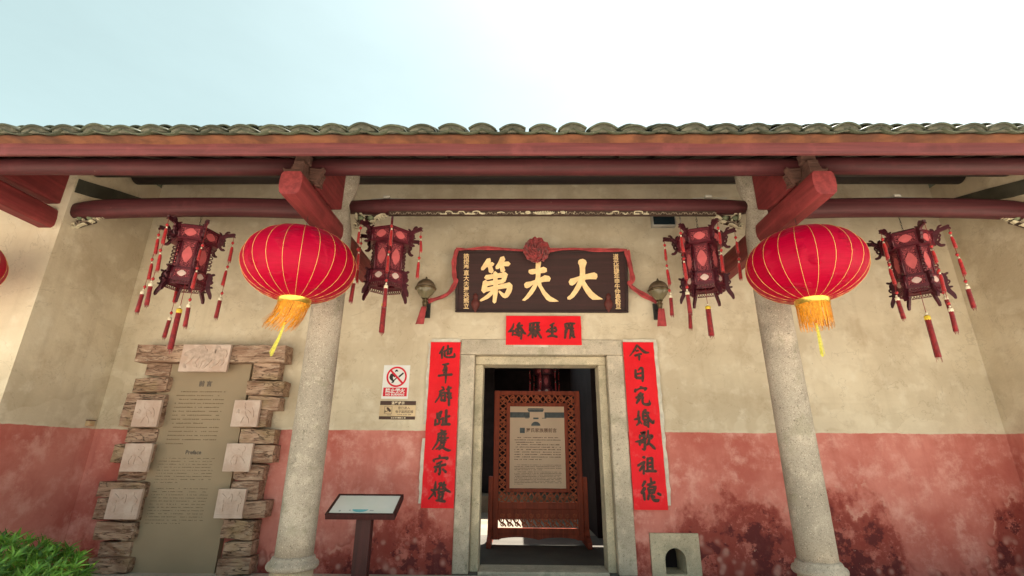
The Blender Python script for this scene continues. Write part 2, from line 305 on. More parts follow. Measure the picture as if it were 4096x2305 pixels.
# ------------------------------------------------------------------ mesh helpers
class MB:
    def __init__(s): s.v = []; s.f = []; s.mi = []
    def add(s, vs, fs, mi=0):
        o = len(s.v); s.v += [tuple(map(float, p)) for p in vs]; s.f += [tuple(i+o for i in f) for f in fs]; s.mi += [mi]*len(fs); return s
    def box(s, x0, x1, y0, y1, z0, z1, mi=0):
        return s.add([(x0,y0,z0),(x1,y0,z0),(x1,y1,z0),(x0,y1,z0),(x0,y0,z1),(x1,y0,z1),(x1,y1,z1),(x0,y1,z1)],
                     [(0,3,2,1),(4,5,6,7),(0,1,5,4),(1,2,6,5),(2,3,7,6),(3,0,4,7)], mi)
    def hexa(s, front, back, mi=0):     # front/back: 4 corners each, same winding (seen from the front: counter-clockwise)
        return s.add(list(front)+list(back), [(0,1,2,3),(7,6,5,4),(0,4,5,1),(1,5,6,2),(2,6,7,3),(3,7,4,0)], mi)
    def prism_xz(s, pts, y0, y1, mi=0):  # polygon in XZ extruded along Y (ccw seen from -Y)
        n = len(pts)
        return s.add([(x,y0,z) for x,z in pts]+[(x,y1,z) for x,z in pts],
                     [tuple(range(n)), tuple(range(2*n-1, n-1, -1))]+[((i+1)%n, i, n+i, n+(i+1)%n) for i in range(n)], mi)
    def prism_yz(s, pts, x0, x1, mi=0):
        n = len(pts)
        return s.add([(x0,y,z) for y,z in pts]+[(x1,y,z) for y,z in pts],
                     [tuple(range(n)), tuple(range(2*n-1, n-1, -1))]+[((i+1)%n, i, n+i, n+(i+1)%n) for i in range(n)], mi)
    def lathe(s, prof, n=24, c=(0,0,0), mi=0, cap=True, wob=None):
        vs = []; fs = []
        for j, (r, z) in enumerate(prof):
            for i in range(n):
                a = 2*math.pi*i/n; rr = r*(wob(a, j) if wob else 1)
                vs.append((c[0]+rr*math.cos(a), c[1]+rr*math.sin(a), c[2]+z))
        m = len(prof)
        for j in range(m-1):
            for i in range(n): fs.append((j*n+i, j*n+(i+1)%n, (j+1)*n+(i+1)%n, (j+1)*n+i))
        if cap: fs.append(tuple(range(n-1, -1, -1))); fs.append(tuple(range((m-1)*n, m*n)))
        return s.add(vs, fs, mi)
    def tube(s, pts, r, n=8, mi=0, cap=True):
        P = [Vector(p) for p in pts]; rs = r if isinstance(r, (list, tuple)) else [r]*len(P)
        vs = []; fs = []; up = None
        for i, p in enumerate(P):
            t = (P[min(i+1, len(P)-1)]-P[max(i-1, 0)]).normalized()
            if up is None: up = Vector((0,0,1)) if abs(t.z) < .9 else Vector((0,1,0))
            x = t.cross(up).normalized(); up = x.cross(t).normalized()
            for k in range(n):
                a = 2*math.pi*k/n; vs.append(p+(x*math.cos(a)+up*math.sin(a))*rs[i])
        for i in range(len(P)-1):
            for k in range(n): fs.append((i*n+k, (i+1)*n+k, (i+1)*n+(k+1)%n, i*n+(k+1)%n))
        if cap: fs.append(tuple(range(n))); fs.append(tuple(range(len(P)*n-1, (len(P)-1)*n-1, -1)))
        return s.add(vs, fs, mi)
    def mesh(s, name, mats, smooth=False):
        me = bpy.data.meshes.new(name); me.from_pydata(s.v, [], s.f)
        for m in (mats if isinstance(mats, (list, tuple)) else [mats]): me.materials.append(m)
        if any(s.mi): me.polygons.foreach_set('material_index', s.mi)
        if smooth: me.polygons.foreach_set('use_smooth', [True]*len(me.polygons))
        bm = bmesh.new(); bm.from_mesh(me); bmesh.ops.recalc_face_normals(bm, faces=bm.faces); bm.to_mesh(me); bm.free()
        me.update(); return me
    def build(s, name, mats, parent=None, smooth=False, loc=None, bevel=0, auto=None):
        o = bpy.data.objects.new(name, s.mesh(name, mats, smooth or auto is not None)); COL.objects.link(o)
        if parent is not None: o.parent = parent
        if loc is not None: o.location = loc
        if auto is not None: o.data.set_sharp_from_angle(angle=R(auto))
        if bevel:
            b = o.modifiers.new('bevel', 'BEVEL'); b.width = bevel; b.segments = 2; b.limit_method = 'ANGLE'; b.angle_limit = R(40)
        return o
def link(name, me, parent=None, loc=None, rot=None, scale=None):
    o = bpy.data.objects.new(name, me); COL.objects.link(o)
    if parent is not None: o.parent = parent
    if loc is not None: o.location = loc
    if rot is not None: o.rotation_euler = rot
    if scale is not None: o.scale = scale
    return o
def tag(o, label=None, cat=None, group=None, kind=None):
    if label: o['label'] = label
    if cat: o['category'] = cat
    if group: o['group'] = group
    if kind: o['kind'] = kind
    return o
def empty(name, loc, label=None, cat=None, group=None, rz=0):
    o = bpy.data.objects.new(name, None); COL.objects.link(o); o.location = loc; o.rotation_euler = (0, 0, rz); o.empty_display_size = .1
    return tag(o, label, cat, group)
def catmull(P, k=5):
    P = [np.array(p, float) for p in P]
    if len(P) < 3: return [P[0]+(P[-1]-P[0])*t for t in np.linspace(0, 1, k+1)]
    Q = [2*P[0]-P[1]]+P+[2*P[-1]-P[-2]]; out = []
    for i in range(1, len(Q)-2):
        a, b, c, d = Q[i-1:i+3]
        for t in np.linspace(0, 1, k, endpoint=False):
            out.append(.5*((2*b)+(c-a)*t+(2*a-5*b+4*c-d)*t*t+(3*b-a-3*c+d)*t**3))
    return out+[P[-1]]
def stroke(mb, pts, y, thick=0, mi=0, jitter=0, k=5, cap=True):
    """brush stroke ribbon in the XZ plane facing -Y: pts = (x, z, width)"""
    S = catmull(pts, k); n = len(S); Lf = []; Rt = []
    for i, p in enumerate(S):
        t = S[min(i+1, n-1)][:2]-S[max(i-1, 0)][:2]; l = math.hypot(*t) or 1; nx, nz = -t[1]/l, t[0]/l
        wv = max(p[2], 1e-4)/2*(1+rnd.uniform(-jitter, jitter)); Lf.append((p[0]+nx*wv, p[1]+nz*wv)); Rt.append((p[0]-nx*wv, p[1]-nz*wv))
    def capp(p, q, sgn):
        t = p[:2]-q[:2]; l = math.hypot(*t) or 1; wv = p[2]/2*.85
        return (p[0]+t[0]/l*wv, p[1]+t[1]/l*wv)
    if cap: head = capp(S[0], S[1], 1); tail = capp(S[-1], S[-2], 1)
    vs = []; fs = []
    ys = [y] if not thick else [y, y+thick]
    for yy in ys: vs += [(a, yy, b) for a, b in Lf]+[(a, yy, b) for a, b in Rt]+([(head[0], yy, head[1]), (tail[0], yy, tail[1])] if cap else [])
    m = 2*n+(2 if cap else 0)
    for i in range(n-1): fs.append((i, n+i, n+i+1, i+1))
    if cap: fs += [(2*n, n, 0), (2*n+1, n-1, 2*n-1)]
    if thick:
        loop = ([2*n] if cap else [])+list(range(n, 2*n))+([2*n+1] if cap else [])+list(range(n-1, -1, -1))
        for a, b in zip(loop, loop[1:]+loop[:1]): fs.append((a, b, b+m, a+m))
    mb.add(vs, fs, mi)
_font_cache = {}
def glyphs(text, size, bold=0., align='CENTER', spacing=1.):
    """lettering as a flat mesh in XY"""
    c = bpy.data.curves.new('lettering', 'FONT'); c.body = text; c.size = size; c.align_x = align; c.offset = bold; c.resolution_u = 2; c.space_character = spacing
    c.fill_mode = 'FRONT'
    o = bpy.data.objects.new('lettering', c); COL.objects.link(o)
    me = bpy.data.meshes.new_from_object(o.evaluated_get(bpy.context.evaluated_depsgraph_get()))
    bpy.data.objects.remove(o); bpy.data.curves.remove(c)
    return me
def lettering(name, text, size, x, y, z, mat, parent, bold=0., align='CENTER', spacing=1., tilt=0, cap_h=None):
    me = glyphs(text, size, bold, align, spacing); me.name = name; me.materials.clear(); me.materials.append(mat)
    o = link(name, me, parent, (x, y, z), (R(90)+tilt, 0, 0)); return o

# ================================================================== SETTING
g = MB(); g.add([(-400,-400,-.4),(400,-400,-.4),(400,400,-.4),(-400,400,-.4)], [(0,1,2,3)])
tag(g.build('ground', MT['courtyard']), kind='structure')
g = MB(); g.box(-9, 9, -2.2, -.02, -.396, .05); tag(g.build('porch_floor', MT['courtyard'], bevel=.02), kind='structure')
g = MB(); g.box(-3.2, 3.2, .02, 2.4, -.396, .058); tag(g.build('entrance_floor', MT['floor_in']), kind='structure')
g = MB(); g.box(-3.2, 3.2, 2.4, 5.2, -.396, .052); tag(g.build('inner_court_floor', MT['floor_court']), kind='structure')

# ================================================================== THE HALL
hall = empty('entrance_hall', (0, 0, 0), 'old plastered entrance hall with red dado, tiled eaves and two granite columns', 'building')
WX0, WX1, DX0, DX1 = -4.67, 5.27, -.66, 1.20           # porch side walls, outer door frame
ZT = 4.9
m = MB(); m.box(WX0, DX0, 0, .35, 0, ZT); m.box(DX0, DX1, 0, .35, 2.45, ZT)
NX0, NX1, NZ1 = 1.345, 1.842, .442
m.box(DX1, NX0, 0, .35, 0, ZT); m.box(NX1, WX1, 0, .35, 0, ZT); m.box(NX0, NX1, 0, .35, NZ1, ZT)
m.build('front_wall', MT['plaster'], hall)
for x0, x1 in ((-9, WX0), (WX1, 9)):
    m = MB(); m.box(x0, x1, -1.1, .35, 0, 4.45)
    # front face (rough dado), the rest red dado
    m.mi = [0, 0, 1, 0, 0, 0]
    m.build('wing_wall', [MT['plaster'], MT['plaster_out']], hall)
# door frame of granite blocks
fr = MB(); fr.box(DX0, -.495, -.02, .33, .05, 2.272); fr.build('door_jamb', MT['granite_door'], hall, bevel=.012)
fr = MB(); fr.box(1.015, DX1, -.02, .33, .05, 2.272); fr.build('door_jamb', MT['granite_door'], hall, bevel=.012)
fr = MB(); fr.box(DX0, DX1, -.022, .33, 2.274, 2.452); fr.build('door_lintel', MT['granite_door'], hall, bevel=.012)
fr = MB(); fr.box(-.494, -.402, .075, .33, .05, 2.172); fr.build('inner_jamb', MT['granite_y'], hall, bevel=.012)
fr = MB(); fr.box(.925, 1.014, .075, .33, .05, 2.172); fr.build('inner_jamb', MT['granite_y'], hall, bevel=.012)
fr = MB(); fr.box(-.494, 1.014, .072, .33, 2.174, 2.272); fr.build('inner_lintel', MT['granite_y'], hall, bevel=.012)
fr = MB(); fr.box(-.402, .925, .0, .34, .02, .075); fr.build('threshold', MT['granite_door'], hall, bevel=.012)

# columns
YC, XL, XR = -1.05, -1.842, 2.44
def column(x):
    root = MB(); prof = [(.150, .36), (.151, .9), (.149, 1.6), (.147, 2.4), (.146, 3.1), (.135, 3.35), (.10, 3.52), (.092, 3.62), (.115, 3.72), (.145, 3.86), (.15, 4.0), (.13, 4.12), (.10, 4.16)]
    prof = [p for a, b in zip(prof, prof[1:]) for p in (a, ((a[0]+b[0])/2, (a[1]+b[1])/2))]+[prof[-1]]
    root.lathe(prof, 40, wob=lambda a, j: 1+.008*math.sin(3*a+j)+.006*math.sin(7*a-j*1.7))
    o = root.build('column', MT['granite'], hall, True, (x, YC, 0))
    b = MB(); b.lathe([(.152, .40), (.165, .392), (.172, .378), (.178, .362), (.196, .352), (.204, .335), (.203, .318), (.192, .302), (.165, .296)][::-1], 40); b.build('base_ring', MT['granite'], o, True)
    b = MB(); b.lathe([(.24, .05), (.245, .09), (.225, .12), (.20, .15), (.178, .19), (.168, .24), (.166, .297)], 40); b.build('base_drum', MT['granite_y'], o, True)
    return o
column(XL); column(XR)

# cross beams with projecting noses
def rounded_rect(w, h, c, n=3):
    out = []
    for (sx, sz, a0) in ((1, 1, 0), (-1, 1, 90), (-1, -1, 180), (1, -1, 270)):
        for k in range(n+1):
            a = R(a0+90*k/n); out.append((sx*(w/2-c)+c*math.cos(a), sz*(h/2-c)+c*math.sin(a)))
    return out
def cross_beam(x, y_front, y_back=.0, zc=3.262):
    m = MB(); sec = [(-.070, .108), (-.088, .085), (-.095, .03), (-.094, -.03), (-.082, -.082), (-.055, -.108), (.055, -.108), (.082, -.082), (.094, -.03), (.095, .03), (.088, .085), (.070, .108)]
    vs = []; fs = []; n = len(sec); rows = [(y_front, .97), (y_front+.02, 1.0), (-1.2, 1.02), (-.9, 1.02), (y_back, 1.02)]
    for y, k in rows: vs += [(x+a*k, y, zc+b*k) for a, b in sec]
    for j in range(len(rows)-1):
        for i in range(n): fs.append((j*n+i, j*n+(i+1)%n, (j+1)*n+(i+1)%n, (j+1)*n+i))
    fs.append(tuple(range(n-1, -1, -1))); fs.append(tuple(range((len(rows)-1)*n, len(rows)*n)))
    m.add(vs, fs); o = m.build('cross_beam', MT['beam_y'], hall, auto=35)
    # upper brace plate between column and eave beam
    m = MB(); m.prism_yz([(-1.2, 3.50), (-1.35, 3.42), (-1.55, 3.395), (-1.82, 3.40), (-1.86, 3.50), (-1.80, 3.62), (-1.55, 3.80), (-1.2, 3.92)], x-.075, x+.075); m.build('brace_plate', MT['beam_y'], hall, bevel=.015)
    # stepped bearing block on the nose
    m = MB()
    for k, (hw, z0, z1, yf) in enumerate(((.058, 3.368, 3.42, -2.06), (.050, 3.42, 3.455, -2.045), (.047, 3.455, 3.49, -2.035), (.044, 3.49, 3.525, -2.03))):
        m.box(x-hw, x+hw, yf, -1.84, z0+.001, z1)
    m.build('bearing_block', MT['grey_wood'], hall, bevel=.006)
    m = MB(); m.box(x-.062, x+.062, -1.99, -1.78, 3.527, 3.62); m.build('bearing_block', MT['grey_wood'], hall, bevel=.01)
    for s in (1, -1):
        m = MB()
        for k in range(5):
            z = 3.385+.022*k; stroke(m, [(x+s*.06, z+.02, .02), (x+s*(.10+.012*k), z+.01, .02), (x+s*(.125+.012*k), z+.03, .012)], -1.93-.004*k, .05)
            stroke(m, [(x+s*.09, z, .02), (x+s*(.115+.01*k), z-.005, .016), (x+s*(.14-.005*k), z-.02, .01)], -1.88-.003*k, .05)
        m.build('carved_wing', MT['grey_wood'], hall)
for x in (XL, XR): cross_beam(x, -2.11)
def pier_beam(x):
    m = MB(); m.prism_xz([(x-.09, 3.37), (x-.06, 3.345), (x+.06, 3.345), (x+.09, 3.37), (x+.095, 3.45), (x+.08, 3.54), (x+.04, 3.565), (x-.04, 3.565), (x-.08, 3.54), (x-.095, 3.45)], -2.12, -1.095); m.build('cross_beam', MT['beam_y'], hall, bevel=.012)
    m = MB(); m.prism_yz([(-1.095, 3.615), (-1.5, 3.60), (-1.9, 3.60), (-1.95, 3.68), (-1.6, 3.86), (-1.095, 4.0)], x-.075, x+.075); m.build('brace_plate', MT['beam_y'], hall, bevel=.02)
pier_beam(-4.825); pier_beam(5.43)

# tie beams between column heads and piers
def tie(x0, x1, z0a, sag, r):
    m = MB(); N = 28; pts = []; 
    vs = []; fs = []; n = 14
    for i in range(N+1):
        t = i/N; e = min(t, 1-t)*2; x = x0+(x1-x0)*t; zc = z0a+sag*math.sin(math.pi*t)**.6; k = .82+.18*min(1, e*6)
        for j in range(n):
            a = 2*math.pi*j/n; ca, sa = math.cos(a), math.sin(a)
            vs.append((x, -1.0+.085*k*math.copysign(abs(ca)**.75, ca), zc+r*k*math.copysign(abs(sa)**.75, sa)))
    for i in range(N):
        for j in range(n): fs.append((i*n+j, i*n+(j+1)%n, (i+1)*n+(j+1)%n, (i+1)*n+j))
    fs += [tuple(range(n)), tuple(range(N*n+n-1, N*n-1, -1))]
    m.add(vs, fs); return m.build('tie_beam', MT['beam'], hall, True)
tie(WX0+.01, XL-.08, 3.585, .05, .10); tie(XL+.08, XR-.08, 3.634, .006, .078); tie(XR+.08, WX1-.01, 3.585, .05, .10)
# purlins
def purlin(x0, x1, y, z, r, name='purlin', seg=6, mat='beam'):
    m = MB(); pts = [(x0+(x1-x0)*i/seg, y+rnd.uniform(-.006, .006), z+rnd.uniform(-.006, .006)) for i in range(seg+1)]
    m.tube(pts, r, 20); return m.build(name, MT[mat], hall, True)
purlin(-9, XL-.05, -1.86, 3.568, .074); purlin(XL-.048, XR+.05, -1.86, 3.563, .074); purlin(XR+.052, 9, -1.86, 3.568, .074)
purlin(-4.6, 5.2, -1.0, 4.13, .11, 'purlin', 6, 'dark_wood'); purlin(-4.6, 5.2, -.48, 4.34, .10, 'purlin', 6, 'dark_wood')
# dark painted gable band high on the porch side walls
for xs, t_ in ((WX0, .008), (WX1, -.008)):
    m = MB(); m.prism_yz([(-1.08, 3.77), (-.87, 3.825), (-.7, 3.885), (-.4, 3.965), (-.02, 4.05), (-.02, 4.22), (-.386, 4.125), (-.665, 4.05), (-1.0, 3.95), (-1.08, 3.93)], min(xs, xs+t_)+.0005, max(xs, xs+t_)); m.build('gable_band', MT['gable_paint'], hall)
# roof
TH = math.atan(.52); EY, EZ = -2.5, 3.425
sv = Vector((0, math.cos(TH), math.sin(TH))); nv = Vector((0, -math.sin(TH), math.cos(TH)))
def rp(x, s_, h): return Vector((x, EY, EZ))+sv*s_+nv*h
m = MB()
L0, L1 = .115, 4.4
front = [rp(-9, L0, -.03), rp(9, L0, -.03), rp(9, L0, .0), rp(-9, L0, .0)]; back = [rp(-9, L1, -.03), rp(9, L1, -.03), rp(9, L1, 0), rp(-9, L1, 0)]
m.hexa(front, back); roof = m.build('roof', MT['dark_wood'], hall)
m = MB()   # rear slope down to the inner court
ridge = rp(0, L1, 0); 
m.hexa([(-9, ridge.y, ridge.z-.03), (9, ridge.y, ridge.z-.03), (9, ridge.y, ridge.z), (-9, ridge.y, ridge.z)], [(-9, 2.25, 3.7), (9, 2.25, 3.7), (9, 2.25, 3.73), (-9, 2.25, 3.73)])
m.build('rear_slope', MT['tile'], roof)
m = MB()
for i in range(40):
    x = -6.4+i*.335; m.add([rp(x-.055, .13, -.062), rp(x+.055, .13, -.062), rp(x+.055, .13, -.032), rp(x-.055, .13, -.032), rp(x-.055, 3.0, -.062), rp(x+.055, 3.0, -.062), rp(x+.055, 3.0, -.032), rp(x-.055, 3.0, -.032)],
        [(0,1,2,3),(7,6,5,4),(0,4,5,1),(1,5,6,2),(2,6,7,3),(3,7,4,0)])
o = m.build('rafters', MT['dark_wood'], roof); o['kind'] = 'stuff'
m = MB(); m.box(-9, 9, -2.425, -2.395, 3.315, 3.415); m.build('fascia_board', MT['fascia'], roof, bevel=.004)
# terracotta eave bed between fascia and tiles, scalloped along the bottom edge
PER = .2232; PH = onY(1450, 520, -2.5)[0]
m = MB(); N = 520
for i in range(N+1):
    x = -6.0+12*i/N; ph = 2*math.pi*(x-PH)/PER; sc = .5+.5*math.cos(ph)
    wv = .004*math.sin(x*3.1)+.003*math.sin(x*7.7)
    m.v += [(x, -2.49, EZ-.012+.018*sc+wv), (x, -2.43, EZ-.006+.006*sc+wv*.4), (x, -2.426, EZ-.018+wv), (x, -2.38, EZ-.02), (x, -2.38, EZ+.07), (x, -2.47, EZ+.03)]
for i in range(N):
    for k in range(6): m.f.append((i*6+k, (i+1)*6+k, (i+1)*6+(k+1)%6, i*6+(k+1)%6)); m.mi.append(0)
m.build('eave_bed', MT['terracotta'], roof, True)
def arc_tile(wd, h, ln, th, up=True, n=8, fill=False):
    mb = MB(); rows = []
    for s_ in (0, ln):
        outer = []; inner = []
        for i in range(n+1):
            t = -1+2*i/n; z = h*(1-t*t)*(1 if up else -1); x = wd/2*t*(1.0 if s_ == 0 else .93)
            outer.append((x, s_, z+th)); inner.append((x*.96, s_, z))
        rows.append((outer, inner))
    vs = rows[0][0]+rows[0][1]+rows[1][0]+rows[1][1]; k = n+1; fs = []
    for i in range(n):
        fs += [(i, i+1, 2*k+i+1, 2*k+i), (k+i+1, k+i, 3*k+i, 3*k+i+1), (i+1, i, k+i, k+i+1), (2*k+i, 2*k+i+1, 3*k+i+1, 3*k+i)]
    fs += [(0, 2*k, 3*k, k), (k-1, 2*k-1, 4*k-1, 3*k-1)]
    mb.add(vs, fs)
    if fill:    # mortar plug under the dome
        poly = [(r[0]*.94, .012, r[2]-.001) for r in rows[0][1]]+[(wd/2*.9, .012, -.012), (-wd/2*.9, .012, -.012)]
        nn = len(poly); o = len(mb.v); mb.v += poly; mb.v += [(a, .09, b) for a, _, b in poly]
        mb.f.append(tuple(range(o, o+nn))); mb.mi.append(1)
        for i in range(nn): mb.f.append((o+i, o+(i+1) % nn, o+nn+(i+1) % nn, o+nn+i)); mb.mi.append(1)
    return mb
cov_first = [arc_tile(.200+d, .035+e, .24, .012, True, 8, True).mesh('cover_tile', [MT['tile'], MT['mortar']], True) for d, e in ((0, 0), (.006, .006), (-.008, -.005))]
cov = arc_tile(.19, .040, .24, .012).mesh('cover_tile', MT['tile'], True)
pan = [arc_tile(.226, .030+e, .24, .011, False).mesh('pan_tile', MT['tile'], True) for e in (0, .004)]
nt0 = int((-4.7-PH)//PER); k = 0
for i in range(nt0, nt0+45):
    x = PH+i*PER
    for j in range(3):
        c = rp(x+rnd.uniform(-.006, .006), -.005+.14*j+(rnd.uniform(-.012, .012) if j == 0 else 0), .038+.014*j+rnd.uniform(-.004, .004))
        link('cover_tile', rnd.choice(cov_first) if j == 0 else cov, roof, c, (TH-R(4), rnd.uniform(-.05, .05), rnd.uniform(-.03, .03)))
    for j in range(2):
        c = rp(x+PER/2+rnd.uniform(-.004, .004), -.012+.12*j, .040+.013*j)
        link('pan_tile', rnd.choice(pan), roof, c, (TH-R(4), rnd.uniform(-.02, .02), 0))
m = MB(); NN = 45*8   # the rest of the tiled slope, hidden behind the eave rows
for i in range(NN+1):
    x = PH+nt0*PER-PER/2+i*PER/8; h = .055+.04*math.cos(2*math.pi*(x-PH)/PER)
    m.v += [tuple(rp(x, .42, h)), tuple(rp(x, L1, h))]
for i in range(NN): m.f.append((2*i, 2*i+2, 2*i+3, 2*i+1)); m.mi.append(0)
o = m.build('tiled_slope', MT['tile'], roof, True); o['kind'] = 'stuff'

# carved corner brackets (traced from the left-hand one of the middle bay)
c6 = lambda x, y: (1370+x/12.085, 830+y/12.085)
def bracket_parts(xcol, s, parent):
    b = onY(*c6(390, 600), -1.0)
    def T(pts):
        out = []
        for x, y, wd in pts:
            p = onY(*c6(x, y), -1.0); out.append((xcol+s*(p[0]-b[0]+.005), p[2]+.012, wd*2.55e-3/12.085))
        return out
    g = MB()
    for st in ([(420,560,120),(440,350,130)], [(640,480,150),(560,400,120)], [(560,680,170),(460,800,150)], [(1000,480,200),(820,560,200),(620,640,180)], [(1400,440,160),(1200,470,180),(1000,520,200)], [(1250,650,110),(1000,700,140),(700,800,140),(420,900,120)]):
        stroke(g, T(st), -.985, .05)
    o = g.build('corner_bracket', MT['dark_carve'], parent)
    wmb = MB()
    for q, st in enumerate(([(450,330,90),(470,590,110)], [(600,330,40),(690,360,80),(725,420,30)], [(1320,590,50),(1480,490,120),(1640,420,110),(1820,320,110),(2150,285,55)],
               [(1480,520,60),(1560,640,70)], [(1540,450,80),(1650,580,70)], [(1640,420,80),(1780,540,70)], [(1740,370,80),(1910,465,70)], [(1120,740,50),(1240,720,120),(1350,710,100)], [(1240,740,60),(1260,810,40)],
               [(330,1010,40),(560,1020,60),(700,930,80),(880,850,90),(1000,860,60)], [(330,850,50),(430,840,60),(490,900,40),(480,960,30)], [(840,460,50),(870,530,30)], [(830,680,50),(860,610,30)])):
        stroke(wmb, T(st), -1.005-.0004*q, .03)
    wmb.build('white_scroll', MT['white_carve'], o)
    t = MB()
    for q, st in enumerate(([(420,760,50),(520,790,70),(560,880,60),(480,1000,60)], [(640,700,50),(660,800,90),(560,930,60)], [(720,740,40),(900,720,60),(1050,700,50)])): stroke(t, T(st), -.998-.0004*q, .03)
    t.build('taupe_scroll', MT['taupe_carve'], o)
    for cx, cy in ((680, 560), (1150, 560)):
        l = MB(); p = T([(cx, cy, 260)])[0]; k = 22
        rim = [(p[0]+.030*math.cos(2*math.pi*i/k)*(1+.09*math.cos(4*math.pi*i/k+cx)), p[1]+.026*math.sin(2*math.pi*i/k)*(1+.07*math.sin(6*math.pi*i/k))) for i in range(k)]
        l.add([(a, -1.0, b_) for a, b_ in rim]+[(p[0]+(a-p[0])*.7, -1.022, p[1]+(b_-p[1])*.7) for a, b_ in rim]+[(p[0], -1.03, p[1])],
              [(i, (i+1) % k, k+(i+1) % k, k+i) for i in range(k)]+[(k+i, k+(i+1) % k, 2*k) for i in range(k)])
        l.build('lotus_leaf', MT['green_carve'], o, True)
bracket_parts(XL+.135, 1, hall); bracket_parts(XR-.135, -1, hall); bracket_parts(WX0+.005, 1, hall); bracket_parts(WX1-.005, -1, hall)
# carved frieze under the middle tie beam
FZ0, FZ1 = 3.520, 3.556
m = MB(); m.box(-1.34, 2.02, -1.05, -1.035, FZ0, FZ1+.04); m.box(-1.34, 2.02, -1.062, -1.033, FZ0-.007, FZ0); fz = m.build('carved_frieze', MT['dark_carve'], hall)
c7 = lambda x, y: (1740+x/2.5255, 820+y/2.5255)
m = MB()
def FS(pts, wd): return [(onY(*c7(x, y), -1.055)[0], onY(*c7(x, y), -1.055)[2], wd) for x, y in pts]
q = 0
for pts, wd in (([(55,90),(80,94),(115,90)], .015), ([(110,90),(110,68),(140,62),(170,70),(175,85)], .007), ([(175,85),(235,88),(240,68),(290,66)], .006), ([(290,70),(310,92),(330,88)], .010), ([(330,85),(370,96),(400,92)], .014), ([(385,92),(385,70),(420,62),(455,70)], .007), ([(450,80),(475,88),(500,88)], .013),
               ([(630,78),(670,72),(700,80)], .007), ([(1735,85),(1755,94),(1790,88)], .010), ([(1790,88),(1795,70),(1850,66),(1855,85)], .007), ([(1900,82),(1925,97),(1945,78)], .007), ([(2015,94),(2060,92)], .014), ([(2015,92),(2020,68),(2090,68),(2095,88)], .007), ([(2110,94),(2155,96)], .012), ([(2140,92),(2140,72)], .007),
               ([(815,72),(818,72.5)], .009), ([(825,88),(828,88)], .009), ([(860,72),(863,72)], .009), ([(920,72),(950,70),(960,84),(930,86),(915,76)], .010), ([(1270,72),(1300,70),(1310,84),(1280,84)], .010), ([(1245,76),(1250,80)], .008), ([(1325,72),(1328,74)], .008), ([(1410,74),(1413,74)], .009), ([(1400,90),(1403,90)], .007), ([(870,90),(900,88)], .007)):
    stroke(m, FS(pts, wd*1.15), -1.056-.0004*q, .012); q += 1
for k in range(13):     # the fan in the middle
    a = -1+2*k/12; stroke(m, FS([(1100+a*58, 97), (1100+a*105, 66+10*a*a)], .0085), -1.058-.0004*k, .012)
m.build('frieze_carving', MT['white_carve'], fz)
m = MB()
for k in range(64):     # continuous darker fretwork
    x = -1.30+k*.0525; z = FZ0+.018; sg_ = 1 if k % 2 else -1
    stroke(m, [(x-.024, z-.010*sg_, .006), (x-.008, z+.012*sg_, .007), (x+.010, z+.010*sg_, .006), (x+.006, z-.006*sg_, .005), (x+.024, z+.010*sg_, .006)], -1.0535-.0003*(k % 3), .006, 0, .1, 3)
m.build('frieze_fretwork', MT['taupe_carve'], fz)

# arched stone vent set into the wall beside the door
m = MB(); x0, x1, z0, z1 = NX0+.002, NX1-.002, .05, NZ1-.002
hx0, hx1, hz, r_ = 1.483, 1.692, .20, .1045
arch = [(hx0, .072)]+[((hx0+hx1)/2-r_*math.cos(R(a)), hz+.105*math.sin(R(a))) for a in range(0, 181, 15)]+[(hx1, .072)]
outer = [(x0, z0)]+[(x0, .20)]+[(x0+(x1-x0)*.5*i/6*0+x0*0, 0) for i in ()]
na = len(arch)
# ring of quads from the arch to the outer rectangle
oring = []
for i, (ax, az) in enumerate(arch):
    if i == 0: oring.append((x0, z0))
    elif i == na-1: oring.append((x1, z0))
    else:
        t = (i-1)/(na-3); 
        if t < .25: oring.append((x0, .16+(z1-.16)*t/.25))
        elif t <= .75: oring.append((x0+(x1-x0)*(t-.25)/.5, z1))
        else: oring.append((x1, z1-(z1-.16)*(t-.75)/.25))
vs = [(a, -.022, b) for a, b in oring]+[(a, -.022, b) for a, b in arch]+[(a, .30, b) for a, b in oring]+[(a, .30, b) for a, b in arch]
fs = []
for i in range(na-1): fs += [(i, i+1, na+i+1, na+i), (na+i, na+i+1, 3*na+i+1, 3*na+i), (i+1, i, 2*na+i, 2*na+i+1)]
fs += [(0, na, 2*na-1, na-1), (na, 3*na, 4*na-1, 2*na-1)]
m.add(vs, fs); niche = m.build('stone_vent', MT['granite_y'])
tag(niche, 'small granite block with arched dark opening low beside the right door jamb', 'vent')
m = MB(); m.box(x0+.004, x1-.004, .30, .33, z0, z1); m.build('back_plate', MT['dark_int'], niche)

# ================================================================== BEHIND THE DOOR
ih = empty('inner_hall', (0, 3, 0), 'dark inner rooms around a small sunlit court seen through the doorway', 'building')
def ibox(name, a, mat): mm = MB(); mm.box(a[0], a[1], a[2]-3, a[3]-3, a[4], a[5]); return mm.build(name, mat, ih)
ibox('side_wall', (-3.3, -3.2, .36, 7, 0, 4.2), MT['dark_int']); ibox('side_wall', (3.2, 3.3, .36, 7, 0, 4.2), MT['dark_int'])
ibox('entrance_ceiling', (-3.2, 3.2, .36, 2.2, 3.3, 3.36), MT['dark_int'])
ibox('unseen_side_roof', (1.12, 3.2, 2.26, 4.9, 3.0, 3.1), MT['dark_int']); ibox('unseen_side_roof', (-3.2, -2.6, 2.26, 4.9, 3.0, 3.1), MT['dark_int'])  # unseen roofs beside the court, edges placed to trim the sunlit floor patch
ibox('rear_roof', (-3.3, 3.3, 4.9, 8, 3.2, 3.35), MT['dark_int']); ibox('rear_wall', (-3.3, 3.3, 7.0, 7.1, 0, 3.4), MT['dark_int'])
